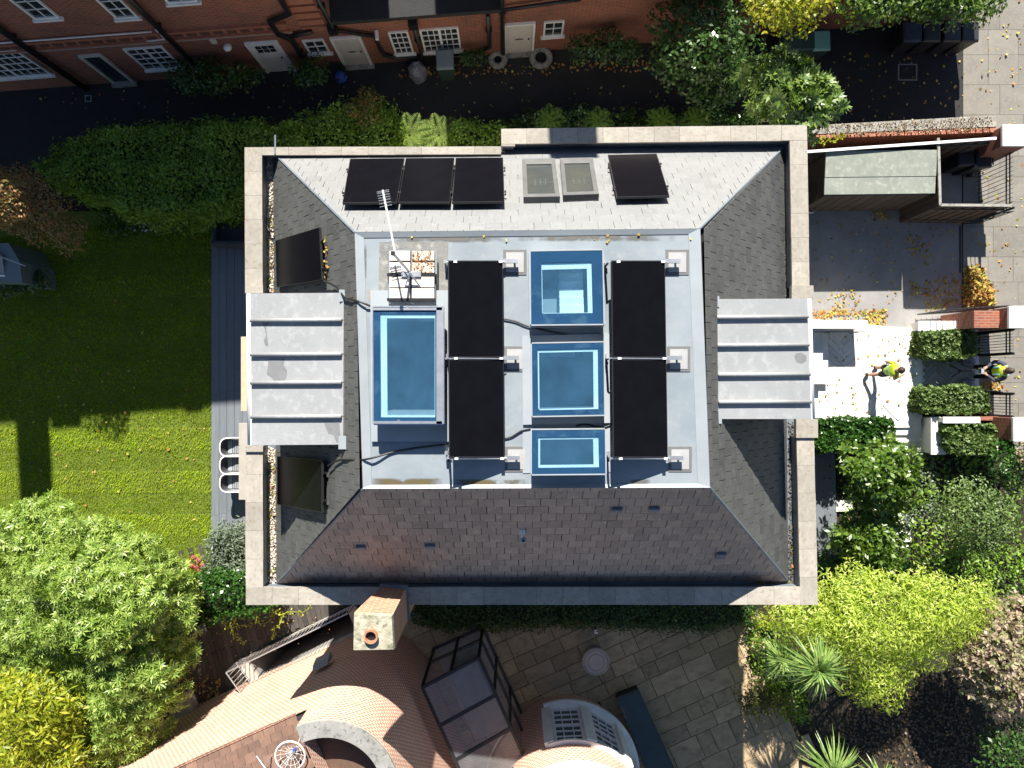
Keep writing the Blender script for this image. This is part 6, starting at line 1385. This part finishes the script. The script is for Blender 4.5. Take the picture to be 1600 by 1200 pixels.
# ================================================================ people
def skinned(name, J, E, Rd, mat, parent, sub=2):
    me = bpy.data.meshes.new(name); ks = list(J); ix = {k: i for i, k in enumerate(ks)}
    me.from_pydata([J[k] for k in ks], [(ix[a], ix[b]) for a, b in E], []); o = link(bpy.data.objects.new(name, me), parent)
    o.modifiers.new('skin', 'SKIN').use_smooth_shade = True
    for k in ks:
        sv_ = me.skin_vertices[0].data[ix[k]]; r_ = Rd.get(k, .03); sv_.radius = r_ if isinstance(r_, tuple) else (r_, r_); sv_.use_root = (k == ks[0])
    s_ = o.modifiers.new('sub', 'SUBSURF'); s_.levels = s_.render_levels = sub
    me.materials.append(mat); return o
def person(label, loc, rz, pose):
    t = thing('person', label, 'person', loc)
    J = dict(pelvis=(0, 0, .95), waist=(0, 0, 1.1), chest=(0, 0, 1.32), neckb=(0, 0, 1.48), neck=(.01, 0, 1.55), head=(.03, 0, 1.64), crown=(.02, 0, 1.74))
    J.update(pose['J']); E = [('pelvis', 'waist'), ('waist', 'chest'), ('chest', 'neckb'), ('neckb', 'neck'), ('neck', 'head'), ('head', 'crown')]
    Rd = dict(pelvis=(.15, .12), waist=(.14, .11), chest=(.15, .11), neckb=.07, neck=.055, head=(.078, .095), crown=.06)
    for s in 'lr':
        E += [('pelvis', 'hip'+s), ('hip'+s, 'knee'+s), ('knee'+s, 'ank'+s), ('ank'+s, 'toe'+s), ('chest', 'sho'+s), ('sho'+s, 'elb'+s), ('elb'+s, 'wri'+s), ('wri'+s, 'palm'+s)]
        Rd.update({'hip'+s: .09, 'knee'+s: .06, 'ank'+s: .04, 'toe'+s: .035, 'sho'+s: .06, 'elb'+s: .042, 'wri'+s: .03, 'palm'+s: (.035, .022)})
        w_, p_ = Vector(J['wri'+s]), Vector(J['palm'+s]); d = (p_-w_).normalized(); sd = d.cross(Vector((0, 0, 1))); sd = sd.normalized() if sd.length > .2 else Vector((0, 1, 0)); curl = Vector((.02, 0, -.02))
        for k in range(4):
            b0 = p_+sd*(.027*(k-1.5)/1.5)+d*.02; ln = (.065, .078, .074, .055)[k]; J['f%d%s' % (k, s)] = tuple(b0+d*ln*.6); J['g%d%s' % (k, s)] = tuple(b0+d*ln+curl)
            E += [('palm'+s, 'f%d%s' % (k, s)), ('f%d%s' % (k, s), 'g%d%s' % (k, s))]; Rd['f%d%s' % (k, s)] = .009; Rd['g%d%s' % (k, s)] = .007
        th_ = w_.lerp(p_, .5)+sd*.045; J['t'+s] = tuple(th_); J['u'+s] = tuple(th_+d*.045); E += [('wri'+s, 't'+s), ('t'+s, 'u'+s)]; Rd['t'+s] = .011; Rd['u'+s] = .009
    skinned('body', J, E, Rd, m_skin, t)
    def part(name, ks, es, g, mat, over=None):
        rd = {k: (tuple(x+g for x in Rd[k]) if isinstance(Rd[k], tuple) else Rd[k]+g) for k in ks if k in Rd}; rd.update(over or {}); return skinned(name, {k: J[k] for k in ks}, es, rd, mat, t)
    return t, J, part
def lerp3(a, b_, s): return tuple(Vector(a).lerp(Vector(b_), s))
def dress(t, J, part, shorts, vest, sleeve):
    for s in 'lr': J['mid'+s] = lerp3(J['hip'+s], J['knee'+s], .75); J['slv'+s] = lerp3(J['sho'+s], J['elb'+s], .6); J['sock'+s] = lerp3(J['ank'+s], J['knee'+s], .35)
    leg = 'mid' if shorts else 'ank'
    ks = ['pelvis', 'waist', 'hipl', 'hipr']+[leg+'l', leg+'r']+([] if shorts else ['kneel', 'kneer']); es = [('pelvis', 'waist'), ('pelvis', 'hipl'), ('pelvis', 'hipr')]
    es += [('hipl', 'midl'), ('hipr', 'midr')] if shorts else [('hipl', 'kneel'), ('kneel', 'ankl'), ('hipr', 'kneer'), ('kneer', 'ankr')]
    part('shorts' if shorts else 'trousers', ks, es, .02, m_shorts, {'midl': .095, 'midr': .095, 'ankl': .065, 'ankr': .065})
    if sleeve: part('jumper', ['chest', 'waist', 'neckb', 'shol', 'shor', 'elbl', 'elbr', 'wril', 'wrir'], [('chest', 'waist'), ('chest', 'neckb'), ('chest', 'shol'), ('chest', 'shor'), ('shol', 'elbl'), ('shor', 'elbr'), ('elbl', 'wril'), ('elbr', 'wrir')], .014, m_navy, {'wril': .04, 'wrir': .04})
    ks = ['chest', 'pelvis', 'waist', 'neckb', 'shol', 'shor']; es = [('chest', 'waist'), ('waist', 'pelvis'), ('chest', 'neckb'), ('chest', 'shol'), ('chest', 'shor')]
    if not sleeve: ks += ['slvl', 'slvr']; es += [('shol', 'slvl'), ('shor', 'slvr')]
    part('vest', ks, es, .018+(.02 if sleeve else 0), m_hiviz, {'slvl': .055, 'slvr': .055, 'shol': (.07 if not sleeve else .068), 'shor': (.07 if not sleeve else .068)})
    for s in 'lr': part('boot', ['ank'+s, 'toe'+s, 'sock'+s], [('ank'+s, 'toe'+s), ('ank'+s, 'sock'+s)], .014, m_shoe, {'sock'+s: .05})
def extras(t, J, face):
    h = Vector(J['head']); f = Vector(face).normalized(); up = (Vector(J['crown'])-h).normalized(); s = f.cross(up).normalized(); L = Vector(t.location)
    hm = MB(); n = 14
    for i in range(7):
        for j in range(n):
            ph = math.pi*.56*i/6; A = 2*math.pi*j/n; q = h+up*.045+(up*math.cos(ph)*.125+(f*math.cos(A)*.102+s*math.sin(A)*.092)*math.sin(ph))-f*.014
            hm.v.append(tuple(q+L+Vector((random.gauss(0, .003),)*3)))
    for i in range(6):
        for j in range(n): k = (j+1) % n; hm.f.append((i*n+j, i*n+k, (i+1)*n+k, (i+1)*n+j))
    hm.build('hair', m_hair, t, smooth=True)
    for sg in (-1, 1):
        MB().lathe(L+h+f*.088+s*.032*sg+up*.0-Vector((0, 0, .008)), [(0, -.01), (.01, 0), (0, .01)], 8).build('eye', m_black, t); MB().box(L+h+s*.09*sg-up*.01, (.03, .03, .055)).build('ear', m_skin, t, bevel=.01)
    a = L+h+f*.09-up*.005; MB().prism([a-s*.014-up*.035, a+s*.014-up*.035, a+s*.008], [a-up*.035+f*.022, a-up*.03+f*.022, a+f*.006]).build('nose', m_skin, t)
    MB().box(L+h+f*.088-up*.06, (.02, .04, .01)).build('mouth', m_terra, t)
pj = dict(hipl=(.0, .09, .9), hipr=(.0, -.09, .9), kneel=(.13, .1, .5), kneer=(-.02, -.1, .5), ankl=(.08, .11, .09), ankr=(-.2, -.1, .13), toel=(.23, .12, .03), toer=(-.05, -.1, .035),
          shol=(-.01, .19, 1.42), shor=(.02, -.19, 1.42), elbl=(-.12, .25, 1.15), elbr=(.1, -.24, 1.15), wril=(.02, .24, .93), wrir=(.26, -.17, 1.06), palml=(.05, .235, .86), palmr=(.33, -.14, 1.08))
lc1 = P(1359, 580, ZT+.012); t, J, part = person('person in yellow vest and black shorts walking across the white terrace', lc1, 0, dict(J=pj)); dress(t, J, part, True, True, False); extras(t, J, (1, .1, -.12))
for z_ in (1.18, 1.3): MB().lathe(lc1+Vector((0, 0, z_)), [(.178, -.022), (.183, 0), (.178, .022)], 20).build('reflective_band', m_reflect, t).scale = (.84, 1.08, 1)
pj2 = dict(hipl=(.0, -.1, .92), hipr=(.0, .1, .92), kneel=(-.03, -.13, .5), kneer=(-.03, .13, .5), ankl=(0, -.15, .09), ankr=(0, .15, .09), toel=(-.16, -.17, .03), toer=(-.16, .17, .03),
           chest=(-.02, 0, 1.33), neckb=(-.05, 0, 1.48), neck=(-.07, 0, 1.55), head=(-.1, 0, 1.63), crown=(-.09, 0, 1.73),
           shol=(-.03, -.2, 1.42), shor=(-.03, .2, 1.42), elbl=(-.12, -.28, 1.14), elbr=(-.12, .28, 1.14), wril=(-.34, -.1, 1.12), wrir=(-.34, .1, 1.12), palml=(-.41, -.06, 1.13), palmr=(-.41, .06, 1.13))
lc2 = P(1520, 581, .03); t, J, part = person('person in green-yellow vest over navy jumper standing at the gate', lc2, 0, dict(J=pj2)); dress(t, J, part, False, True, True); extras(t, J, (-1, 0, -.45))
for sg in (-1, 1): MB().tube([lc2+Vector((.13, .1*sg, 1.1)), lc2+Vector((.13, .11*sg, 1.35)), lc2+Vector((0, .13*sg, 1.5)), lc2+Vector((-.14, .1*sg, 1.35)), lc2+Vector((-.14, .1*sg, 1.1))], .022, 6).build('reflective_band', m_reflect, t)
c = lc2+Vector((-.47, 0, 1.14)); t = thing('remote_controller', 'dark handheld controller held by the person at the gate', 'controller', c)
MB().box(c, (.11, .2, .04)).build('body', m_black, t, bevel=.015); MB().box(c+Vector((-.01, 0, .03)), (.08, .15, .012)).build('screen', m_greyframe, t)
for sy in (-.08, .08): MB().tube([c+Vector((-.04, sy, 0)), c+Vector((-.15, sy, .06))], .008, 5).build('antenna', m_alu, t)
c = P(1492, 580, .17); t = thing('tripod', 'black tripod standing on the shaded front path', 'tripod', c)
MB().tube([c+Vector((0, 0, .12)), c+Vector((0, 0, .82))], .016, 6).build('column', m_blackmetal, t); MB().box(c+Vector((0, 0, .84)), (.08, .06, .05)).build('head', m_blackmetal, t, bevel=.01)
for a in (2.2, 4.2, .1): MB().tube([c+Vector((0, 0, .3)), c+Vector((.2*math.cos(a), .2*math.sin(a), 0))], .013, 5).build('leg', m_blackmetal, t)
for x, y_, lb in ((1512, 566, 'upper'), (1510, 598, 'lower')):
    c = P(x, y_, .17); o = MB().lathe(c, [(0, 0), (.12, .0), (.15, .05), (.1, .11), (0, .13)], 10); o.v = [(c.x+(a-c.x)*1.5+random.uniform(-.02, .02), c.y+(b-c.y)+random.uniform(-.02, .02), d) for a, b, d in o.v]; o.top('sandbag', m_sack, 'pale weight bag on the front path, %s of the two by the tripod' % lb, 'sandbag', 'weight bags by the tripod', smooth=True)
